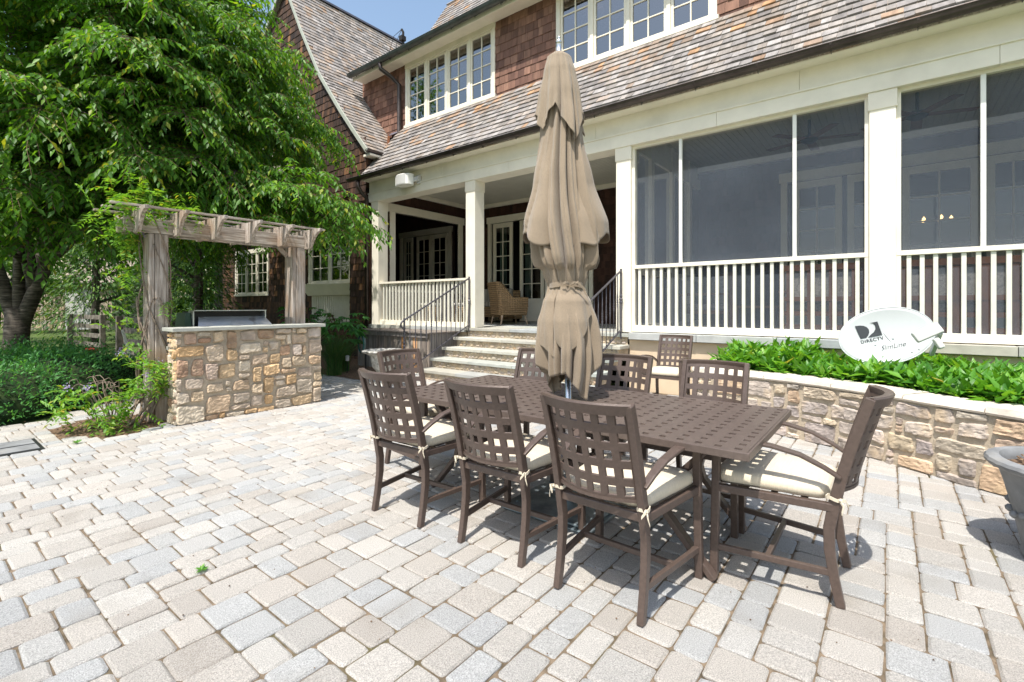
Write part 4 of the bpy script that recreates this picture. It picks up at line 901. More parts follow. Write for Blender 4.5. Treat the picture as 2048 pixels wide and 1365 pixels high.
# leafy ground cover in the bed
n=5200; P=[]
while len(P)<n:
    x=rng.uniform(-1.65,3.0); y=rng.uniform(4.0,D-.02)
    s_=None
    best=min(((wc[i].x-x)**2+(wc[i].y-y)**2,i) for i in range(12,len(wc),3)); i=best[1]
    if y<wc[i].y+.30 or best[0]<.24**2: continue
    if math.sqrt(best[0])<.6 and rng.random()<.1: continue
    P.append((x,y))
P=np.array(P); hgt=.13+.15*np.array([noise.noise(Vector((p[0]*1.8,p[1]*1.8,0))) for p in P]); hgt*=np.where(P[:,0]<-1.2,.65,np.where(P[:,0]>-.7,.60,1.0))
base=np.column_stack([P,.56+np.maximum(.03,hgt)*rng.uniform(.15,1.35,n)]); k=4
allP=[];allD=[];allN=[];allL=[]
for q in range(k):
    a=rng.uniform(0,2*PI,n)+q*PI/2; el=rng.uniform(-.2,1.25,n); Dd=np.column_stack([np.cos(a)*np.cos(el),np.sin(a)*np.cos(el),np.sin(el)]); allP.append(base+rng.normal(0,.01,(n,3))); allD.append(Dd); allN.append(np.column_stack([-np.cos(a)*np.sin(el),-np.sin(a)*np.sin(el),np.cos(el)])+rng.normal(0,.25,(n,3))); allL.append(rng.uniform(.07,.19,n))
L_=np.concatenate(allL); V,F,C=leaves(np.concatenate(allP),np.concatenate(allD),np.concatenate(allN),L_,L_*.36,.3)
tag(np_build('leafy_groundcover',V,F,C,mLeafG),'bright green lance leaved ground cover filling the raised bed','plants',kind='stuff')
# small creeper on the stucco
def creeper(cx,cz,n_,nm,lab):
    o=thing(nm,lab,'vine',(cx,D-.08,.56)); g=MB(); tips=[]
    for k in range(7):
        x,y,z=cx+rr(-.05,.05),D-.03,.56; pts=[(x,y,z)]
        for i in range(9): x+=rr(-.04,.045)+(k-3)*.009; y=D-.03-abs(rr(0,.06)); z+=rr(.01,.05)*(cz-.5)*1.6; pts.append((x,y,z)); tips.append((x,y,z))
        g.tube(pts,.003,5)
    g.build('stem',mTwig,o); T=np.array([tips[int(i)] for i in rng.integers(0,len(tips),n_)])+rng.normal(0,.015,(n_,3)); V,F,C=leaves(T,rand_dir(n_),rand_dir(n_,.5),rng.uniform(.025,.045,n_),.02); np_build('leaves',V,F,C,mLeafG,o)
creeper(.42,.86,170,'wall_creeper','small thin creeper climbing the stucco right of the satellite dish')
# ------------------------------------------------------------ satellite dish
ds=thing('satellite_dish','large light grey oval satellite dish with dark lettering standing in the leafy bed','satellite dish',(-.03,6.25,.55))
nrm=Vector((.12,-1,.20)).normalized(); ur=Vector((1,.12,0)); ur=(ur-nrm*ur.dot(nrm)).normalized(); uu=nrm.cross(ur)*-1
if uu.z<0: uu=-uu
ca,sa=math.cos(R(16)),math.sin(R(16)); e1=ur*ca+uu*sa; e2=-ur*sa+uu*ca; DC=Vector((-.035,6.22,1.0))
def dp(a,b,o=0): 
    q=(a/.40)**2+(b/.285)**2; return DC+e1*a+e2*b+nrm*(o-.045*(1-q))
g=MB(); vs=[tuple(dp(0,0))];fs=[]; nr,na=10,56
for i in range(1,nr+1):
    for k in range(na): t=2*PI*k/na; vs.append(tuple(dp(.40*i/nr*math.cos(t),.285*i/nr*math.sin(t))))
for k in range(na): fs.append((0,1+k,1+(k+1)%na))
for i in range(nr-1):
    for k in range(na): a=1+i*na+k; b=1+i*na+(k+1)%na; fs.append((a,a+na,b+na,b))
g.add(vs,fs); o=g.build('reflector',mDish,ds,smooth=True); m_=o.modifiers.new('t','SOLIDIFY'); m_.thickness=.006; m_.offset=0
g=MB(); g.tube([tuple(dp(.40*math.cos(2*PI*k/56),.285*math.sin(2*PI*k/56))) for k in range(57)],.006,6,cap=False); g.build('rim',mDish,o,smooth=True)
g=MB(); 
for (a,b) in((.06,-.035),(-.10,-.065),(.16,-.205),(.22,-.19)): 
    p=dp(a,b,.006); g.tube([tuple(p),tuple(p+nrm*.006)],.009,10)
g.build('bolts',mDish,o)
g=MB(); g.tube([(-.02,6.42,.5),(-.02,6.42,.8),tuple(dp(0,-.02,-.09))],.022,10); g.bar(tuple(dp(.05,-.1,-.06)),tuple(dp(.0,.06,-.06)),.12,.03); g.build('mast',mGutterU,ds)
g=MB(); a0=DC+e1*.30-e2*.26-nrm*.02; a1=DC+e1*.36-e2*.10+nrm*.30; g.bar(tuple(a0),tuple(a1),.035,.05); g.build('feed_arm',mDish,ds,bevel=.006)
g=MB(); hd=DC+e1*.275-e2*.10+nrm*.30; g.bar(tuple(hd-e1*.115-e2*.01),tuple(hd+e1*.10+e2*.045),.07,.105,tuple(e2)); g.bar(tuple(hd+e1*.03+nrm*.0-e2*.05),tuple(hd+e1*.05-e2*.15),.05,.07,tuple(nrm)); g.build('feed_head',mPlastic,ds,bevel=.014,seg=3)
def flat(pts,o_=.0085):
    return [tuple(dp(a,b,o_)) for a,b in pts]
g=MB(); # emblem: dark quarter with a swoosh cut
Dl=[(-.205,.175)]+[(-.205+.105*math.cos(t)*1.0,.075+.10*math.sin(t)) for t in [PI/2-PI/2*i/10 for i in range(0,11)]]+[(-.10+.0,.072),(-.118,.04),(-.15,.022),(-.205,.02)]
Dl=[(-.215,.16),(-.17,.155),(-.14,.145),(-.118,.125),(-.108,.10),(-.112,.072),(-.128,.045),(-.155,.02),(-.205,.02)]
g.add(flat(Dl),[tuple(range(len(Dl)))])
Sw=[(-.145,.018),(-.118,.04),(-.085,.058),(-.055,.085),(-.045,.12),(-.05,.155),(-.085,.16),(-.07,.168),(-.015,.168),(-.015,.02)]
Sw=[(-.140,.018),(-.105,.045),(-.075,.062),(-.052,.09),(-.045,.125),(-.055,.15),(-.085,.16),(-.015,.16),(-.015,.018)]
g.add(flat(Sw),[tuple(range(len(Sw)))]); g.build('emblem',mInk,o)
def text(body,size,a,b,par,sh=0,ch=0,off=.0085,wt=0):
    c=bpy.data.curves.new('t','FONT'); c.body=body; c.size=size; c.shear=sh; c.space_character=1+ch; c.offset=wt; c.resolution_u=4
    t=bpy.data.objects.new('t',c); S.collection.objects.link(t); bpy.context.view_layer.update(); me=bpy.data.meshes.new_from_object(t.evaluated_get(bpy.context.evaluated_depsgraph_get())); bpy.data.objects.remove(t)
    po=Vector((0,0,0)); q=par
    while q is not None: po+=q.location; q=q.parent
    for v in me.vertices: v.co=dp(a+v.co.x,b+v.co.y,off)-po
    me.materials.clear(); me.materials.append(mInk); ob=bpy.data.objects.new('lettering',me); S.collection.objects.link(ob); ob.parent=par; return ob
text('DIRECTV',.046,-.215,-.028,o,0,.12,wt=.0006)
text('SlimLine',.066,-.075,-.135,o,.45,-.05,wt=-.0006)
# ------------------------------------------------------------ planter pot bottom right
pt=thing('round_planter','large round lead grey planter with rolled gadrooned rim at the right edge','planter',(.76,3.62,0))
prof=[(.20,0),(.215,.0),(.225,.03),(.215,.05),(.235,.15),(.262,.28),(.285,.38),(.300,.43),(.312,.455),(.335,.462),(.352,.475),(.357,.49),(.350,.506),(.325,.515),(.300,.512),(.292,.498),(.288,.47),(.288,.44)]
g=MB(); g.lathe(prof,(.76,3.62,0),96,wob=lambda a,i:(.010*math.cos(32*a) if 9<=i<=12 else 0)); g.build('pot_body',mLead,pt,auto=40)
g=MB()
for k in range(26):  # swag relief
    a=2*PI*k/26; z=.27-.045*abs(math.sin(a*3.25)); g.lathe([(.004,-.02),(.018,-.008),(.020,.004),(.008,.018)],(.76+.262*math.cos(a),3.62+.262*math.sin(a),z),7)
g.build('swag_relief',mLead,pt,smooth=True)
g=MB(); g.lathe([(.289,.455),(.15,.468),(0,.47)],(.76,3.62,0),32)
for k in range(240):
    a=rr(0,2*PI); q=.27*math.sqrt(rnd.random()); x,y=.76+q*math.cos(a),3.62+q*math.sin(a); s=rr(.008,.025); t=rr(0,PI); g.bar((x,y,.472),(x+s*math.cos(t),y+s*math.sin(t),.474+rr(0,.012)),.012,.004)
g.build('mulch',mSoil,pt)
def urn(x,y,label,s=1):
    o=thing('stone_urn',label,'urn',(x,y,0),group='stone urns flanking the steps')
    g=MB(); pr=[(.19,0),(.19,.05),(.15,.06),(.12,.09),(.075,.12),(.07,.17),(.10,.20),(.115,.235),(.10,.26),(.12,.285),(.165,.33),(.19,.40),(.20,.47),(.215,.52),(.27,.555),(.325,.575),(.335,.592),(.325,.606),(.29,.612),(.24,.60),(.20,.56),(.15,.52)]
    g.lathe([(a*s,b*s) for a,b in pr],(x,y,0),64,wob=lambda a,i:(.10*abs(math.sin(7*a)) if 6<=i<=8 else .02*math.cos(24*a) if 14<=i<=17 else 0)); g.build('urn_body',mUrn,o,auto=45)
    g=MB(); g.lathe([(.20*s,.56*s),(.1,.575*s),(0,.58*s)],(x,y,0),24); g.build('urn_soil',mSoil,o)
    return o
urn(-6.31,4.75,'shallow wide stone urn in front of the weathered plank enclosure'); urn(-3.70,5.30,'wide stone urn before the right part of the steps, behind a far row chair')
# ------------------------------------------------------------ barbecue wall, grill, pergola
bw=thing('barbecue_wall','tan and rust fieldstone barbecue wall with a grey slab top under the pergola','wall',(-6.3,2.7,0)); BZ=1.02
Y0_,Y1_=1.86,3.585; XB=-6.11
g=MB(); stonework(g,lambda u,v,o:(XB-.012+o,Y0_+u,v-.01),Y1_-Y0_,BZ+.01,5,mod=.073,depth=.03)
stonework(g,lambda u,v,o:(XB-u,Y0_+.012-o,v-.01),.24,BZ,6,mod=.06,depth=.022); stonework(g,lambda u,v,o:(-6.62+u,Y0_+.05-o,v-.01),.26,.80,8,mod=.06,depth=.02)
g.build('stone_face',mStone,bw)
g=MB(); g.box(-6.36,XB-.02,Y0_+.018,Y1_-.01,-.05,BZ); g.box(-7.0,-6.36,Y0_+.06,Y1_-.02,-.05,.80); g.build('mortar_core',mMortar,bw)
g=MB(); g.box(-6.42,XB+.035,Y0_-.035,Y1_+.03,BZ+.001,BZ+.042); g.build('slab_top',mSlabs,bw,bevel=.005)
g=MB(); g.box(-7.02,-6.421,Y0_+.02,Y1_+.0,.803,.845); g.build('counter_slab',mSlabs,bw,bevel=.004)
gr=thing('built_in_grill','stainless steel built-in grill hood with slotted back rising behind the stone wall','grill',(-6.75,2.65,.85))
g=MB(); g.add([(-6.55,2.23,.86),(-6.55,3.12,.86),(-6.55,3.12,1.05),(-6.55,2.23,1.05),(-6.66,2.27,1.17),(-6.66,3.06,1.17)],[(0,1,2,3),(3,2,5,4)]); g.box(-6.75,-6.58,2.20,3.05,1.242,1.252); g.box(-6.75,-6.6,3.04,3.055,1.15,1.242); g.box(-6.75,-6.6,2.19,2.205,.9,1.242); g.build('hood',mSteel,gr)
g=MB(); g.box(-7.0,-6.68,2.21,3.04,.86,1.235); g.build('firebox',mBlack,gr)
g=MB(); g.hexa([(-7.0,2.10,.86),(-6.6,2.10,.86),(-6.6,2.185,.86),(-7.0,2.185,.86)],[(-7.0,2.15,1.22),(-6.72,2.15,1.22),(-6.66,2.185,1.22),(-7.0,2.185,1.22)]); g.build('side_shelf',mGreenCover,gr)
g=MB()
for r_ in range(3):
    for k in range(9):
        y=2.34+k*.085; z=1.075+r_*.032; x=-6.55-.11*(z-1.05)/.12; g.add([(x+.003,y,z-.006),(x+.003,y+.05,z-.006),(x-.007,y+.05,z+.006),(x-.007,y,z+.006)],[(0,1,2,3)])
g.build('vent_slots',mBlack,gr)
pg=thing('wooden_pergola','weathered grey cedar pergola arch with curved rafter ends above the barbecue wall','pergola',(-6.6,2.65,0))
for (a,b) in((1.73,1.91),(3.37,3.55)):
    g=MB(); g.box(-6.72,-6.50,a,a+.05,0,2.118); g.box(-6.535,-6.49,a+.054,b-.0,0,2.118); g.box(-6.72,-6.54,a+.055,b-.01,0,2.11); g.build('post',mWood,pg,bevel=.006)
for x in(-6.53,-6.80):
    g=MB(); g.box(x-.0,x+.045,1.50,3.64,2.12,2.285); g.build('beam',mWoodY,pg,bevel=.005)
for y in(1.60,1.97,2.36,2.76,3.17,3.55):
    g=MB(); pr=[(-6.08,2.362),(-6.085,2.325),(-6.13,2.315),(-6.19,2.285),(-6.25,2.235),(-6.30,2.175),(-6.33,2.13),(-6.36,2.105),(-6.483,2.10),(-6.484,2.287),(-6.84,2.287),(-6.84,2.12),(-6.94,2.12),(-7.05,2.22),(-7.13,2.30),(-7.22,2.325),(-7.23,2.362)]
    g.prism(pr,'y',y-.02,y+.02); g.build('rafter',mWood,pg,bevel=.004)
for x in(-6.30,-6.62,-6.96):
    g=MB(); g.box(x-.03,x+.03,1.34,3.72,2.364,2.386); g.build('batten',mWoodY,pg,bevel=.003)
for (ya,yb_) in((3.36,3.24),):
    g=MB(); g.bar((-6.64,ya,2.0),(-6.64,yb_,2.12),.05,.045); g.build('brace',mWood,pg)
# ------------------------------------------------------------ wisteria on the left post
wi=thing('wisteria_vine','twisting grey wisteria vine with yellow green leaves climbing the left pergola post','vine',(-6.6,1.7,0))
g=MB(); tips=[]; r=random.Random(12)
for k in range(9):
    a=r.uniform(0,6.28); x0,y0=-6.5+r.uniform(-.25,.12),1.62+r.uniform(-.25,.12); pts=[]; w=r.choice((1,-1)); zt=r.choice((2.4,2.4,2.0,1.4))
    for i in range(34):
        z=zt*i/33; t=min(1,z/.45); rad=.145+.02*math.sin(z*5+k)
        tx,ty=-6.625+rad*1.0*math.cos(a+w*z*2.1),1.825+rad*1.05*math.sin(a+w*z*2.1)
        pts.append((x0*(1-t)+tx*t+.01*noise.noise(Vector((z*3,k,0))),y0*(1-t)+ty*t+.01*noise.noise(Vector((z*3,k,5))),z)); 
    g.tube(pts,[.014*(1-.5*i/33)*r.uniform(.8,1.1) for i in range(34)],6); tips+=pts[22:]
for k in range(16):
    x,y,z=-6.55+r.uniform(-.2,.1),1.55+r.uniform(-.2,.1),0; vx,vy=r.uniform(-.05,.03),r.uniform(-.06,.0); pts=[(x,y,z)]
    for i in range(10): x+=vx*.6+r.uniform(-.03,.03); y+=vy*.6+r.uniform(-.03,.03); z+=r.uniform(.02,.11)*(1 if i<7 else -.2); pts.append((x,y,z))
    g.tube(pts,[.007*(1-.06*i) for i in range(11)],5); tips+=pts[5:]
g.build('stem',mVine,wi,smooth=True)
cl_=[(-6.75,1.58,2.18,.20,520),(-6.55,1.50,2.38,.20,420),(-6.6,1.75,2.45,.22,460),(-6.5,2.1,2.43,.16,150),(-6.7,1.6,1.75,.16,150),(-6.65,1.55,1.2,.15,70),(-6.40,1.74,.62,.15,330),(-6.42,1.38,.32,.19,380),(-6.6,1.12,.28,.18,300),(-6.35,1.45,.12,.16,160),(-6.62,1.62,.85,.15,90),(-6.3,1.80,.5,.08,70),(-6.5,1.9,1.35,.06,20)]
Ps=[];Ds=[]
for (x,y,z,s,n_) in cl_:
    for q in range(n_//14+1):   # compound leaves: leaflets in pairs along a drooping rachis
        b=np.array([x,y,z])+rng.normal(0,s*.6,3); dd=rand_dir(1,-.1)[0]; 
        for i in range(7):
            p=b+dd*.028*i+np.array([0,0,-.002*i*i]); sd=unit(np.cross(dd,[0,0,1.])[None])[0]
            for s2 in(-1,1): Ps.append(p); Ds.append(sd*s2+dd*.5+np.array([0,0,-.25])+rng.normal(0,.15,3))
Ps=np.array(Ps); Ds=np.array(Ds); n_=len(Ps); V,F,C=leaves(Ps,Ds,np.tile([0,0,1.],(n_,1))+rng.normal(0,.3,(n_,3)),rng.uniform(.05,.085,n_),rng.uniform(.020,.030,n_),.2); V[:,2]=np.maximum(V[:,2],.01)
np_build('leaves',V,F,C,mLeafW,wi)
Ps=[]
for (x,y,z) in((-6.78,1.66,2.2),(-6.62,1.72,2.12),(-6.30,1.66,.56),(-6.42,1.80,.66),(-6.5,1.2,.46),(-6.55,1.05,.48),(-6.60,1.5,.80)): Ps.append(np.array([x,y,z])+rng.normal(0,.016,(26,3))*np.array([1,1,1.5]))
Ps=np.concatenate(Ps); V,F,C=leaves(Ps,rand_dir(len(Ps)),rand_dir(len(Ps)),.018,.016); np_build('blossoms',V,F,C,mPetal,wi)
# ------------------------------------------------------------ cherry tree
TR=Vector((-12.9,1.35,0))
tree=thing('cherry_tree','large spreading broadleaf tree with drooping branches, left of the pergola','tree',tuple(TR))
g=MB(); tw=MB(); LP_=[];LD_=[];LN_=[];LL_=[]
def curve(p,d,L,n,up,curl,jit,r):
    pts=[Vector(p)]; d=Vector(d).normalized()
    for i in range(n):
        t=i/n; d=(d+Vector((r.gauss(0,jit),r.gauss(0,jit),up*(1-t)+curl*t))).normalized(); pts.append(pts[-1]+d*L/n)
    return pts
tr_=random.Random(21)
g.tube([TR+Vector((0,0,-.1)),TR+Vector((0,0,.25)),TR+Vector((.03,.02,.7)),TR+Vector((.02,.05,1.25))],[.27,.21,.18,.19],18)
limbs=[]
fork=TR+Vector((.02,.05,1.1))
stems=[]
for (sx,sy,hh,r_) in((.75,.62,3.3,.115),(-.15,-.55,3.2,.11),(-.55,.55,3.4,.10),(.28,-.02,3.6,.09)):
    P=[fork+Vector((sx*t*1.0,sy*t*1.0,hh*.72*t-.25)) for t in (0,.12,.3,.5,.75,1)]
    g.tube(P,[r_*1.25,r_*1.1,r_,r_*.9,r_*.75,r_*.55],12); stems.append(P)
def start(az,lo=2):
    c=max(stems,key=lambda P:(P[-1].x-fork.x)*math.cos(az)+(P[-1].y-fork.y)*math.sin(az)+tr_.uniform(-.25,.25)); return c[tr_.randint(lo,5)]
def spray(p,d,L,dens):
    """a leafy twig arching over and hanging"""
    pts=curve(p,d,L,6,.0,-.42,.10,tr_)
    tw.tube(pts,[.004,.0035,.003,.003,.002,.002,.0015],3,cap=False)
    nl=int(L/.040*dens)
    for i in range(nl):
        f=(i+.6)/nl*6; k=min(int(f),5); q=pts[k].lerp(pts[k+1],f-k); t=(pts[k+1]-pts[k]).normalized(); sd=t.cross(Vector((0,0,1)))
        if sd.length<.1: sd=Vector((1,0,0))
        sd.normalize(); s=1 if i%2 else -1
        dd=(t*.55+sd*s*.75+Vector((tr_.gauss(0,.2),tr_.gauss(0,.2),-.55+tr_.gauss(0,.2)))).normalized()
        LP_.append(tuple(q)); LD_.append(tuple(dd)); LN_.append((sd.x*.3*s+tr_.gauss(0,.35),tr_.gauss(0,.35),1)); LL_.append(tr_.uniform(.075,.135))
def branch(p,d,L,r0,lvl,dens=1):
    n=9; pts=curve(p,d,L,n,.10 if lvl==1 else .03,-.16,.10,tr_); g.tube(pts,[r0*(1-.85*i/n) for i in range(n+1)],7 if lvl==1 else 5)
    for i in range(2 if lvl==1 else 1,n+1):
        q=pts[i]; t=(pts[i]-pts[i-1]).normalized(); m=2 if lvl==1 else 3
        for k in range(m):
            az=tr_.uniform(.5,1.25)*(1 if (k+i)%2 else -1); dd=t.copy(); dd.rotate(Matrix.Rotation(az,4,'Z').to_quaternion()); dd.z+=tr_.uniform(-.15,.35)
            if lvl==1: branch(q,dd,L*tr_.uniform(.26,.42)*(1.25-.5*i/n),r0*.32,2,dens)
            elif tr_.random()<dens: spray(q,dd,tr_.uniform(.35,.75),1)
    if lvl==2: spray(pts[-1],(pts[-1]-pts[-2]),.5,1)
azs=[(28,5.4,.50,.09),(20,4.9,.95,.09),(36,4.4,1.25,.09),(48,5.0,.65,.09),(8,4.9,.75,.10),(-6,5.4,.42,.10),(-22,5.0,.75,.10),(62,4.6,1.1,.08),(78,5.2,.55,.08),(100,5,.9,.09),(-45,5.0,.5,.09),(-75,4.6,.9,.09),(150,4.5,.9,.08),(-130,4.5,.8,.08),(15,5.2,1.7,.09),(50,5.0,1.8,.09),(-30,6.2,1.7,.11),(95,6,2.0,.10),(32,5.5,.38,.08),(55,5.0,.40,.08),(2,4.4,.3,.08),(-15,4.2,1.3,.09),(40,4.9,2.6,.09),(10,5.4,2.9,.09),(70,5.0,2.6,.09),(-20,6.0,2.6,.11)]
for (az,L,up,r0) in azs:
    a=R(az); d0=Vector((math.cos(a),math.sin(a),up)); z0=tr_.uniform(0,.3)
    p=start(a); r0*=.62; z0=0
    st_=curve(p,(math.cos(a)*.5,math.sin(a)*.5,1.0+up*.35),tr_.uniform(.5,1.0)*(1+.25*up),5,.0,.0,.05,tr_)
    g.tube(st_,[r0*1.25*(1-.07*i) for i in range(6)],9)
    branch(st_[-1],d0,(L-.9)*(.80 if -5<az<85 else 1),r0*.8,1,.95 if -30<az<90 else .55)
def limb_to(T,r0,n2,dens=1,drop=.35):
    """a limb rising from the fork and arching over to end at T, with leafy side branches on its outer part"""
    T=Vector(T); d=T-fork; P0=start(math.atan2(d.y,d.x),3).copy(); d=T-P0; P1=P0+Vector((d.x*.25,d.y*.25,max(.3,d.z*.6)+.5)); P2=P0+Vector((d.x*.68,d.y*.68,d.z*1.0+drop+.35))
    n=14; pts=[P0*(1-t)**3+P1*3*t*(1-t)**2+P2*3*t*t*(1-t)+T*t**3+Vector((tr_.gauss(0,.03),tr_.gauss(0,.03),tr_.gauss(0,.03))) for t in [i/n for i in range(n+1)]]
    g.tube(pts,[r0*(1-.9*i/n)+.006 for i in range(n+1)],8)
    for i in range(5,n+1):
        q=pts[i]; t=(pts[i]-pts[i-1]).normalized()
        for k in range(n2):
            az=tr_.uniform(.45,1.2)*(1 if (k+i)%2 else -1); dd=t.copy(); dd.rotate(Matrix.Rotation(az,4,'Z').to_quaternion()); dd.z=dd.z*.5+tr_.uniform(-.1,.4); branch(q,dd,tr_.uniform(1.0,1.9)*(1.2-.5*i/n),r0*.28,2,dens)
    branch(pts[-1],(pts[-1]-pts[-2]),.8,.012,2,1)
def ray3(px,py,d): x,y=at_dir(px,d); return (x,y,H+(613-py)/963*d)
def at_dir(px,d):
    r_=(px-1024)/963; c,s=math.cos(R(38.1)),math.sin(R(38.1)); return ((r_*c-s)*d,(r_*s+c)*d)
for (px,py,d_,r0,n2) in [(632,425,7.8,.06,2),(580,445,8.0,.05,1),(540,400,7.6,.06,1),(470,350,7.4,.06,2),(560,255,8.6,.06,2),(500,150,9.0,.05,1),(430,20,9.0,.06,2),(400,400,7.2,.05,2),(320,330,6.8,.05,2),(200,400,6.8,.05,2),(90,430,6.8,.05,2),(20,370,6.4,.05,2),(100,200,6.0,.06,2),(280,120,6.4,.06,2),(390,230,7.0,.06,2),(420,110,7.6,.06,2),(470,220,8.2,.05,1),(190,20,6.6,.06,2),(340,20,7.4,.06,2)]:
    limb_to(ray3(px,py,d_),r0,n2)
for T in [(-14.5,5.7,4.3),(-16.6,5.4,4.6),(-12.6,5.9,4.4),(-13.6,5.3,6.2),(-16,4.5,6),(-11.6,5.7,5.2),(-15.5,6.0,3.4)]: limb_to(T,.05,2)
g.build('trunk_and_branches',mBark,tree,smooth=True); tw.build('twigs',mTwig,tree)
LP_=np.array(LP_);LL_=np.array(LL_); V,F,C=leaves(LP_,np.array(LD_),np.array(LN_),LL_,LL_*.40,.22,tone=np.clip(rng.normal(.42,.26,len(LL_))+rng.choice([0,.35],len(LL_),p=[.93,.07]),0,1)); np_build('foliage',V,F,C,mLeaf,tree)
print('cherry leaves',len(LL_))
# ------------------------------------------------------------ background trees, hedge, fence, outbuilding
def bg_tree(x,y,h,r,n_,label,m=None,conifer=False,ls=.16,name=None,seed=0,group=None,low=.25):
    m=m or mLeafB; rs=random.Random(seed+int(x*10)); o=thing(name or('conifer_tree' if conifer else 'leafy_tree'),label,'tree',(x,y,0),group=group); g=MB()
    g.tube([(x,y,-.1),(x+.1,y,h*.4),(x,y+.1,h*.8)],[.03*h*.8,.02*h,.006*h],8)
    for k in range(9):
        a=rs.uniform(0,6.28); z=h*rs.uniform(.25,.7); q=r*rs.uniform(.5,.9); g.tube([(x,y,z),(x+q*.5*math.cos(a),y+q*.5*math.sin(a),z+h*.06),(x+q*math.cos(a),y+q*math.sin(a),z+h*.1)],[.012*h,.006*h,.003*h],5)
    g.build('trunk',mBark,o)
    if conifer:
        t=rng.random(n_)**.8; zz=h*(.06+.94*t); a=rng.uniform(0,2*PI,n_); lay=np.sin(zz*6.0)*.12+1; rad=r*(1-t*.93)*lay*np.sqrt(rng.uniform(.2,1,n_))
        P=np.column_stack([x+rad*np.cos(a),y+rad*np.sin(a),zz-rad*.25]); Dd=np.column_stack([np.cos(a),np.sin(a),-.5+0*a])+rng.normal(0,.35,(n_,3)); Nn=np.tile([0,0,1.],(n_,1))+rng.normal(0,.3,(n_,3))
        V,F,C=leaves(P,Dd,Nn,rng.uniform(.7,1.3,n_)*ls*1.5,ls*.35,.1)
    else:
        nc=34; cs=[]
        for k in range(nc):
            v=rand_dir(1)[0]; q=rs.uniform(.45,.95); cs.append((x+v[0]*r*q,y+v[1]*r*q,h*(low+1)/2+v[2]*h*(1-low)/2*q,r*rs.uniform(.22,.42)))
        cs=np.array(cs); ix=rng.integers(0,nc,n_); dv=rand_dir(n_); q=rng.uniform(.5,1,n_)**.5
        P=cs[ix,:3]+dv*(cs[ix,3]*q)[:,None]; Dd=dv+rng.normal(0,.6,(n_,3)); Dd[:,2]-=.3; Nn=dv+rng.normal(0,.5,(n_,3))+np.array([0,0,.5])
        V,F,C=leaves(P,Dd,Nn,rng.uniform(.7,1.3,n_)*ls,ls*.5,.2)
    V[:,2]=np.maximum(V[:,2],.02); np_build('crown',V,F,C,m,o); return o
def at(px,d):   # point on the ground along a compass direction seen from the patio
    r_=(px-1024)/963; c,s=math.cos(R(38.1)),math.sin(R(38.1)); return ((r_*c-s)*d,(r_*s+c)*d)
BG='trees beyond the garden fence'
bgt=[(395,15.5,6.5,1.5,5200,'sunny yellow green conifer seen under the pergola, left of the house window',True,.15),
     (340,19,8.5,2.1,5200,'feathery green conifer rising behind the left pergola post',True,.17),
     (300,24,13,4.2,6500,'tall leafy tree beyond the fence behind the pergola post',False,.26),
     (190,16,5.2,1.7,4200,'loose low conifer behind the grey board fence',True,.15),
     (120,30,13,5,6000,'broad leafy tree far behind the big cherry trunk',False,.3),
     (440,27,13,4.0,6500,'tall leafy tree beside the far corner of the house',False,.27),
     (40,24,7,2.6,4000,'round leafy tree behind the stone outbuilding',False,.24),
     (250,36,15,5.5,5000,'distant leafy tree above the fence line',False,.36),
     (-60,17,8,3.2,4500,'leafy tree at the left edge behind the cherry tree',False,.2),
     (480,38,16,6,5000,'distant tall tree behind the house corner',False,.36),
     (0,40,15,7,5000,'distant broad tree at the far left behind the outbuilding',False,.4)]
for i,(px,d_,h,r_,n_,lab,cf,ls) in enumerate(bgt):
    x,y=at(px,d_); bg_tree(x,y,h,r_,n_,lab,mLeafC if cf else mLeafB,cf,ls,seed=i*7,group=BG,low=.12)
# far woodland closing the horizon
n_=26000; a=rng.uniform(R(95),R(205),n_); q=rng.uniform(48,60,n_); hh=rng.random(n_)**.8*(9+4*np.sin(a*23)+2*np.sin(a*61)); P=np.column_stack([np.cos(a)*q,np.sin(a)*q,hh]); V,F,C=leaves(P,rand_dir(n_),rand_dir(n_,.5),rng.uniform(.6,1.3,n_),.6,.2)
tag(np_build('far_woodland',V,F,C,mLeafB),'distant green woodland behind the garden','woodland',kind='stuff')
# hedge: mounded evergreen shrub mass
def hedge(parts,label,n_,nm,m=mLeafH,ls=.05,cat='hedge'):
    o=thing(nm,label,cat,(parts[0][0],parts[0][1],0)); Ps=[];Ns=[]
    tot=sum(p[3]*p[4] for p in parts)
    core=MB()
    for (x,y,z,rx,ry,rz) in parts:
        k=int(n_*rx*ry/sum(p[3]*p[4] for p in parts)); dv=rand_dir(k,.3); q=rng.uniform(.82,1.04,k)*(1+.10*np.sin(dv[:,0]*9+x)+.08*np.sin(dv[:,1]*11+y*3)+.05*np.sin(dv[:,2]*13)); P=np.array([x,y,z])+dv*q[:,None]*np.array([rx,ry,rz]); Ps.append(P); Ns.append(dv)
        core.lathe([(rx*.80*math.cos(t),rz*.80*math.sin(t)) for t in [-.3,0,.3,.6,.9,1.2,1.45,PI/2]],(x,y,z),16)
    core.build('hedge_core',mat('hedge_core_shade',[(.4,(.012,.03,.01)),(.6,(.03,.05,.015))],rough=1,scale=14,amount=.3,bump=.8),o)  # solid core under the leaves, shade inside the hedge put into its colour
    P=np.concatenate(Ps);Nn=np.concatenate(Ns); keep=P[:,2]>.01; P=P[keep];Nn=Nn[keep]; k=len(P)
    V,F,C=leaves(P,Nn+rng.normal(0,.7,(k,3))+np.array([0,0,.25]),Nn+rng.normal(0,.5,(k,3)),rng.uniform(.7,1.4,k)*ls,ls*.42,.2); np_build('leaves',V,F,C,m,o); return o
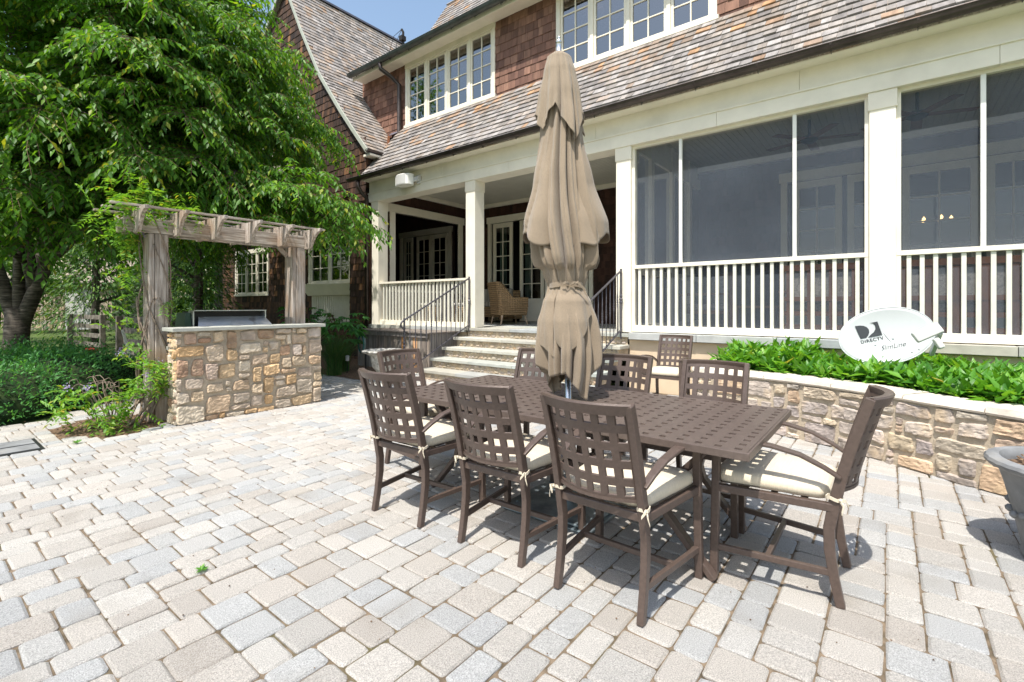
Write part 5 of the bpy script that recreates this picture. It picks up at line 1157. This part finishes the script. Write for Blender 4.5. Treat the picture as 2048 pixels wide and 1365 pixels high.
hedge([(-8.55,.45,.08,1.05,.95,.62),(-8.85,1.25,.08,.95,.75,.66),(-9.7,1.75,.06,1.0,.75,.62),(-9.7,.4,.1,1.2,1.0,.75),(-8.3,-.6,.08,1.0,1.1,.66),(-10.6,1.4,.1,1.0,.9,.62),(-9.4,-1.3,.1,1.4,1.2,.75)],'low spreading dark green hedge along the left edge of the paving',44000,'spreading_hedge')
# lawn patch with blades
n_=9000; x=rng.uniform(-14,-8.2,n_); y=rng.uniform(2.3,5.4,n_); P=np.column_stack([x,y,np.full(n_,-.05)]); V,F,C=leaves(P,np.column_stack([rng.normal(0,.35,n_),rng.normal(0,.35,n_),np.ones(n_)]),rand_dir(n_),rng.uniform(.05,.12,n_),.008,.1); tag(np_build('lawn_grass',V,F,C,mLeafG),'bright mown grass between the hedge and the fence','grass',kind='stuff')
mFence=mat('old_dark_fence_board',[(.3,(.10,.085,.07)),(.6,(.20,.175,.15))],rough=.9,scale=7,amount=.3,bump=.5)
def fence(p,q,label,n_=4,h=.95):
    o=thing('board_fence',label,'fence',(p[0],p[1],0),group='weathered board fence runs'); p=Vector((*p,0));q=Vector((*q,0)); L=(q-p).length; k=max(1,round(L/2.2))
    for i in range(k+1):
        a=p.lerp(q,i/k); g=MB(); g.box(a.x-.06,a.x+.06,a.y-.06,a.y+.06,-.1,h+.1); g.build('post',mFence,o,bevel=.006)
    t=(q-p).normalized(); nn=Vector((t.y,-t.x,0))*.075
    for i in range(n_):
        g=MB(); z=.14+i*(h-.12)/(n_-1); g.bar(tuple(p+nn+Vector((0,0,z))),tuple(q+nn+Vector((0,0,z))),.025,.13); g.build('rail',mFence,o)
    return o
fence(at(298,11.2),at(238,12.2),'grey four rail board fence between hedge and pergola post')
fence(at(205,14.0),at(140,15.5),'grey board fence section partly hidden by bushes left of the pergola')
o=thing('white_marker_stake','pale leaning stake in front of the grey fence beside the pergola','stake',(*at(248,10.6),0)); g=MB(); a,b=at(262,10.4),at(245,10.7); g.bar((*a,.15),(*b,.78),.05,.02); g.build('stake_board',mWhite,o)
# stone outbuilding
ox,oy=at(95,27); ob=thing('stone_outbuilding','small pale stone outbuilding with a grey door seen under the tree branches','outbuilding',(ox,oy,0))
dx=Vector((.787,.617,0)); fx=Vector((-.617,.787,0)); OC=Vector((ox,oy,0))
g=MB(); stonework(g,lambda u,v,oo:tuple(OC+dx*(u-2.6)-fx*oo+Vector((0,0,v))),3.6,2.6,91,mod=.11,depth=.05,gap=.02); c_=[OC-dx*2.6,OC+dx*3.6,OC+dx*3.6+fx*4,OC-dx*2.6+fx*4]; g.hexa([tuple(p+fx*.02-Vector((0,0,.1))) for p in c_],[tuple(p+fx*.02+Vector((0,0,2.6))) for p in c_]); g.build('stone_wall',mStoneG,ob)
g=MB(); r0=[OC-dx*2.9-fx*.3,OC+dx*3.9-fx*.3,OC+dx*3.9+fx*4.3,OC-dx*2.9+fx*4.3]; md=[OC-dx*2.9+fx*2,OC+dx*3.9+fx*2]
g.add([tuple(p+Vector((0,0,2.6))) for p in r0]+[tuple(p+Vector((0,0,4.3))) for p in md],[(0,1,5,4),(2,3,4,5),(0,4,3),(1,2,5),(3,2,1,0)]); g.build('roof',mRoofG,ob)
g=MB(); c_=[OC+dx*1.05-fx*.06,OC+dx*2.6-fx*.06,OC+dx*2.6,OC+dx*1.05]; g.hexa([tuple(p) for p in c_],[tuple(p+Vector((0,0,2.2))) for p in c_]); g.build('door',mGutterU if False else mPlastic,ob)
cx_,cy_=at(175,12.2); o=thing('red_wheelbarrow','small red tub barely showing behind the grey fence','wheelbarrow',(cx_,cy_,0)); mRed=mat('red_enamel',col=(.55,.02,.02),rough=.4,scale=4)
g=MB(); g.hexa([(cx_-.2,cy_-.1,.10),(cx_+.2,cy_-.1,.10),(cx_+.2,cy_+.1,.10),(cx_-.2,cy_+.1,.10)],[(cx_-.3,cy_-.16,.22),(cx_+.3,cy_-.16,.22),(cx_+.3,cy_+.16,.22),(cx_-.3,cy_+.16,.22)]); g.build('tub',mRed,o)
g=MB(); g.tube([(cx_-.7,cy_-.2,.12),(cx_+.4,cy_-.1,.08)],.02,6); g.tube([(cx_-.7,cy_+.2,.12),(cx_+.4,cy_+.1,.08)],.02,6); g.lathe([(.10,-.04),(.12,0),(.10,.04)],(cx_+.4,cy_,.06),12); g.build('frame',mBlack,o)
# planting by the house wall
def grass_clump(x,y,h,n_,label):
    o=thing('grass_clump',label,'ornamental grass',(x,y,0)); Vs=[];Fs=[];Cs=[]; M=MB()
    for k in range(n_):
        a=rr(0,6.28); l=h*rr(.6,1.15); bx,by=x+rr(-.1,.1),y+rr(-.1,.1); sp=rr(.15,.75); pts=[]; 
        for i in range(6): t=i/5; pts.append((bx+math.cos(a)*sp*l*t*t*.9+.0,by+math.sin(a)*sp*l*t*t*.9,max(.01,l*(t-.42*sp*t*t*t))))
        M.sweep(pts,(-math.sin(a),math.cos(a),0),[.007,.008,.007,.006,.004,.001],.0006)
    M.build('blades',mBlade,o); return o
grass_clump(-8.2,5.05,.85,520,'tall green grass clump beside the stone barbecue wall')
grass_clump(-8.55,5.45,.75,320,'shorter grass clump with dry tips near the plank enclosure')
def big_leaf(x,y,h,n_,label,nm='broadleaf_shrub',ls=.22):
    o=thing(nm,label,'shrub',(x,y,0)); g=MB(); P=[];Dd=[]
    for k in range(n_):
        a=rr(0,6.28); l=h*rr(.6,1); e=(x+math.cos(a)*l*.38,y+math.sin(a)*l*.38,l); g.tube([(x+rr(-.05,.05),y+rr(-.05,.05),0),((x+e[0])/2,(y+e[1])/2,l*.65),e],.006,5)
        for q in range(5): P.append(e); t=a+(q-2)*.55; Dd.append((math.cos(t),math.sin(t),-.35+rr(-.15,.15)))
    g.build('stems',mTwig,o); n2=len(P); V,F,C=leaves(np.array(P),np.array(Dd),np.tile([0,0,1.],(n2,1))+rng.normal(0,.15,(n2,3)),rng.uniform(.7,1.1,n2)*ls,ls*.34,.2); np_build('leaves',V,F,C,mLeafH,o)
big_leaf(-8.75,5.6,1.0,34,'dark green hand shaped leaves of a hydrangea bush beside the flower box panel','hydrangea_bush',.26)
big_leaf(-10.2,6.6,1.15,34,'dark leafy bush below the shaded casement window behind the grill','leafy_bush',.2)
big_leaf(-12.3,6.6,1.3,40,'leafy bush against the dark shingled wall left of the flower box','wall_bush',.2)
big_leaf(-9.0,4.6,1.05,30,'leafy bush showing just above the right end of the grill','grill_side_bush',.18)
# hose reel, path light
o=thing('garden_hose_reel','coiled teal and white garden hose hanging at the corner of the house bed','hose',(-8.62,5.95,.0)); mHose=mat('teal_hose',col=(.03,.17,.16),rough=.4,scale=10)
for k in range(6):
    g=MB(); r_=.20-.006*k; g.tube([(-8.62+.02*k+r_*.55*math.cos(t),5.95-.02*k,.53+r_*math.sin(t)) for t in [2*PI*i/28 for i in range(29)]],.011,7,cap=False); g.build('hose_coil',mHose if k%3 else mPlastic,o,smooth=True)
g=MB(); g.tube([(-8.57,6.0,0),(-8.57,6.0,.7)],.015,8); g.build('stake',mBlack,o)
o=thing('path_light','small glass path light on a thin stake at the edge of the bed','garden light',(-8.28,5.38,0)); g=MB(); g.tube([(-8.28,5.38,0),(-8.28,5.38,.24)],.006,8); g.build('stake',mBlack,o)
g=MB(); g.lathe([(.03,.24),(.036,.25),(.036,.32),(.042,.325),(.03,.345),(0,.35)],(-8.28,5.38,0),16); g.build('lamp_head',mPlastic,o,smooth=False)
# speaker on the beam
o=thing('outdoor_speaker','white outdoor loudspeaker on a bracket under the gutter at the porch beam','speaker',(-8.35,7.0,4.1))
g=MB(); pr=[]
for i in range(9): t=i/8; pr.append((-8.62+.42*t,6.80-.05*math.sin(PI*t)))
pr+=[(-8.16,6.93),(-8.24,7.0),(-8.5,7.0),(-8.60,6.93)]
g.prism(pr,'z',3.95,4.19); g.build('cabinet',mWhite,o,bevel=.012,seg=3)
g=MB(); g.prism([(a,b-.004) for a,b in pr[1:8]]+[(pr[7][0],6.80),(pr[1][0],6.80)],'z',3.97,4.17); g.build('grille',mPlastic,o)
g=MB(); g.box(-8.20,-8.02,6.93,6.99,4.02,4.12); g.box(-8.13,-8.03,6.99,7.036,3.98,4.16); g.build('bracket',mPlastic,o,bevel=.006)
o=thing('electrical_box','small grey electrical box on the dark shingled gable wall','electrical box',(-10.62,7.03,3.75)); g=MB(); g.box(-10.75,-10.5,6.97,7.05,3.68,3.86); g.box(-10.7,-10.55,6.955,6.97,3.70,3.84); g.build('box_body',mPlastic,o,bevel=.006)
# ------------------------------------------------------------ porch furniture
def wicker(x,y,rz,label):
    o=thing('wicker_armchair',label,'armchair',(x,y,ZF),rz); g=MB()
    outl=[(-.38,-.34),(-.40,.05),(-.38,.30),(-.30,.38),(.30,.38),(.38,.30),(.40,.05),(.38,-.34)]
    vs=[];fs=[]; m=len(outl)
    for lay,(z,k) in enumerate(((.22,.92),(.45,1.0),(.62,1.02))): vs+=[(a*k,b*k,z) for a,b in outl]
    for a,b in outl: zt=.64 if b<.1 else .64+.36*min(1,(b-.1)/.22); vs.append((a*1.02,b*1.02+(.06 if b>.2 else 0),zt))
    for a,b in outl: zt=.65 if b<.1 else .65+.36*min(1,(b-.1)/.22); vs.append((a*.78,b*.80+(.04 if b>.2 else 0),zt))
    for a,b in outl: vs.append((a*.76,b*.76,.42))
    for l in range(5):
        for i in range(m-1): fs.append((l*m+i,l*m+i+1,(l+1)*m+i+1,(l+1)*m+i))
    for i in range(0): pass
    for l in range(5): fs.append(())
    fs=[f for f in fs if f]; fs.append((0,m,2*m,3*m,4*m,5*m)); fs.append((m-1,6*m-1,5*m-1,4*m-1,3*m-1,2*m-1)); fs.append(tuple(range(m-1,-1,-1)))
    # front apron
    fs.append((0,m-1,2*m-1,m))
    g.add(vs,fs); g.build('woven_body',mWick,o,local=True,bevel=.02,seg=3)
    g=MB(); g.box(-.30,.30,-.33,.26,.40,.50); g.build('seat_cushion',mTeakC,o,local=True,bevel=.03,seg=3)
    for sx in(-1,1):
        for sy in(-1,1): g=MB(); g.tube([(sx*.30,sy*.28,.24),(sx*.34,sy*.33,0)],[.026,.016],8); g.build('leg',mWickL,o,local=True)
    return o
wicker(-7.15,9.0,R(150),'rounded tan wicker armchair seen from behind on the open porch')
o=thing('wicker_sofa','striped cushioned wicker sofa behind the wicker armchair on the porch','sofa',(-8.6,9.7,ZF)); g=MB(); g.box(-9.3,-7.75,9.45,10.2,ZF+.15,ZF+.42); g.box(-9.3,-7.75,10.12,10.28,ZF+.15,ZF+.85); g.box(-9.34,-9.2,9.42,10.28,ZF+.1,ZF+.62); g.box(-7.86,-7.7,9.42,10.28,ZF+.1,ZF+.62); g.build('sofa_frame',mWick,o,bevel=.03,seg=3)
mStripe=mat('striped_cloth',[(.44,(.28,.25,.21)),(.5,(.50,.46,.40)),(.56,(.30,.27,.23))],rough=.9,scale=16,detail=0,stretch=(1,.01,.01))
for i in range(2): g=MB(); g.box(-9.18+i*.66,-8.55+i*.66,9.98,10.13,ZF+.45,ZF+.9); g.build('back_cushion',mStripe,o,bevel=.04,seg=3)
g=MB(); g.box(-9.18,-7.88,9.45,10.0,ZF+.42,ZF+.55); g.build('seat_cushion',mStripe,o,bevel=.03,seg=3)
for i,x in enumerate((-8.55,-7.5)):
    o=thing('wicker_ottoman','low woven stool behind the porch railing, '+('nearer the corner post' if i==0 else 'nearer the steps'),'stool',(x,7.75,ZF),group='woven stools behind the porch railing'); g=MB(); g.lathe([(.22,.02),(.25,.1),(.26,.25),(.24,.42),(.2,.44),(0,.45)],(x,7.75,ZF),24); g.build('woven_drum',mWick,o)
    g=MB(); g.lathe([(.235,.441),(.25,.46),(.23,.50),(0,.505)],(x,7.75,ZF),24); g.build('pad',mTeakC,o,smooth=True)
def teak(x,y,rz,w,label):
    o=thing('teak_lounge_chair',label,'wooden chair',(x,y,ZF),rz,group='teak chairs inside the screened porch'); h=w/2
    for sx in(-1,1):
        g=MB(); g.box(sx*h-.03,sx*h+.03,.26,.32,0,.98); g.build('rear_leg',mTeak,o,local=True); g=MB(); g.box(sx*h-.03,sx*h+.03,-.36,-.30,0,.62); g.build('front_leg',mTeak,o,local=True)
        g=MB(); g.box(sx*h-.045,sx*h+.045,-.40,.30,.62,.65); g.build('armrest',mTeak,o,local=True)
    g=MB(); g.box(-h,h,.27,.31,.92,1.0); g.box(-h,h,.27,.31,.50,.56); g.box(-h,h,.275,.305,.12,.18); 
    g.build('back_rails',mTeak,o,local=True)
    k=max(3,int(w/.2))
    for i in range(k): xx=-h+.1+(w-.2)*i/(k-1); g=MB(); g.box(xx-.045,xx+.045,.278,.302,.181,.919); g.build('slat',mTeak,o,local=True)
    g=MB(); g.box(-h,h,-.34,.28,.30,.36); g.build('seat_frame',mTeak,o,local=True)
    g=MB(); g.box(-h+.05,h-.05,-.32,.24,.36,.47); g.box(-h+.08,h-.08,.12,.26,.47,.95); g.build('cushion',mTeakC,o,local=True,bevel=.03,seg=3)
    return o
teak(-.72,8.0,R(180),.95,'teak chair with grey cushions left of the broad porch post behind the screen')
teak(.62,8.0,R(180),1.15,'wide teak chair with grey cushions right of the broad porch post behind the screen')
teak(-2.5,8.7,R(-60),.7,'teak chair turned sideways in the left part of the screened porch')
o=thing('teak_side_table','low teak coffee table in the middle of the screened porch','side table',(-1.75,8.9,ZF)); g=MB(); g.box(-2.1,-1.4,8.7,9.2,ZF+.40,ZF+.44); g.build('table_top',mTeak,o)
for sx in(-2.05,-1.5):
    for sy in(8.72,9.12): g=MB(); g.box(sx,sx+.05,sy,sy+.05,ZF,ZF+.40); g.build('leg',mTeak,o)
def fan(x,y,label):
    o=thing('ceiling_fan',label,'ceiling fan',(x,y,ZC),group='ceiling fans in the screened porch'); g=MB(); g.tube([(x,y,ZC),(x,y,ZC-.25)],.02,8); g.lathe([(.03,-.25),(.11,-.27),(.12,-.33),(.06,-.37),(0,-.375)],(x,y,ZC),20); g.build('motor',mBlack,o)
    for k in range(5):
        a=2*PI*k/5+.3; g=MB(); c=Vector((math.cos(a),math.sin(a),0)); p=Vector((x,y,ZC-.31)); g.bar(tuple(p+c*.10),tuple(p+c*.66),.13,.008); g.build('blade',mTeak,o,bevel=.002)
fan(.30,8.7,'dark ceiling fan with leaf shaped blades right of the broad porch post'); fan(-1.0,8.9,'dark ceiling fan left of the broad porch post')
o=thing('chandelier','small lit chandelier glowing inside the french door glass','chandelier',(.63,11.1,2.9)); g=MB(); g.tube([(.63,11.1,3.6),(.63,11.1,2.75)],.01,6)
for k in range(5): a=2*PI*k/5; g.tube([(.63,11.1,2.75),(.63+.12*math.cos(a),11.1+.12*math.sin(a),2.68),(.63+.2*math.cos(a),11.1+.2*math.sin(a),2.78)],.007,5)
g.build('arms',mBlack,o)
g=MB(); 
for k in range(5): a=2*PI*k/5; g.lathe([(.0,0),(.02,.01),(.024,.04),(0,.08)],(.63+.2*math.cos(a),11.1+.2*math.sin(a),2.78),8)
g.build('bulbs',emit('warm_bulb',(1,.55,.22),7),o)
# ------------------------------------------------------------ patio odds and ends
o=thing('drain_cover','dark square utility cover set into the pavers at the left edge','drain cover',(-6.25,.68,0)); g=MB()
g.box(-6.62,-6.05,.50,.83,-.01,.004); g.build('frame',mBlack,o,bevel=.003)
g=MB(); g.box(-6.58,-6.36,.53,.80,.005,.009); g.box(-6.32,-6.10,.53,.80,.005,.009); g.build('lid',mLead,o)
n_=150; x=rng.uniform(-7.9,-3.2,n_); y=rng.uniform(.2,5.4,n_); kp=rng.random(n_)<np.clip((-x-2.8)/4.5,0.05,1); x,y=x[kp],y[kp]; n_=len(x)
a=rng.uniform(0,6.28,n_); V,F,C=leaves(np.column_stack([x,y,np.full(n_,.006)]),np.column_stack([np.cos(a),np.sin(a),np.full(n_,.08)]),np.tile([0,0,1.],(n_,1))+rng.normal(0,.2,(n_,3)),rng.uniform(.02,.045,n_),.014,.3)
tag(np_build('fallen_leaves',V,F,C,mSoil),'small dry brown leaves blown over the pavers near the barbecue wall','fallen leaves',kind='stuff')
def weed(x,y,s,label):
    o=thing('paver_weed',label,'weed',(x,y,0),group='weeds in the paver joints'); n2=16; a=rng.uniform(0,6.28,n2); V,F,C=leaves(np.tile([x,y,.004],(n2,1)),np.column_stack([np.cos(a),np.sin(a),rng.uniform(.2,1,n2)]),np.tile([0,0,1.],(n2,1)),s,s*.35,.2); np_build('leaves',V,F,C,mLeafG,o)
weed(-2.66,.92,.035,'tiny bright weed growing alone in the open pavers'); weed(-6.05,1.05,.05,'small weed in the shaded pavers beside the hedge')
g=MB(); r=random.Random(4)
for k in range(190):
    x=r.uniform(-5.5,.8); y=r.uniform(.4,2.6); s=r.uniform(.002,.0045); g.lathe([(s*.5,0),(s,s*.5),(s*.4,s)],(x,y,.002),6)
tag(g.build('fallen_debris',mSoil),'scattered tiny dark seeds on the pale pavers','debris',kind='stuff')
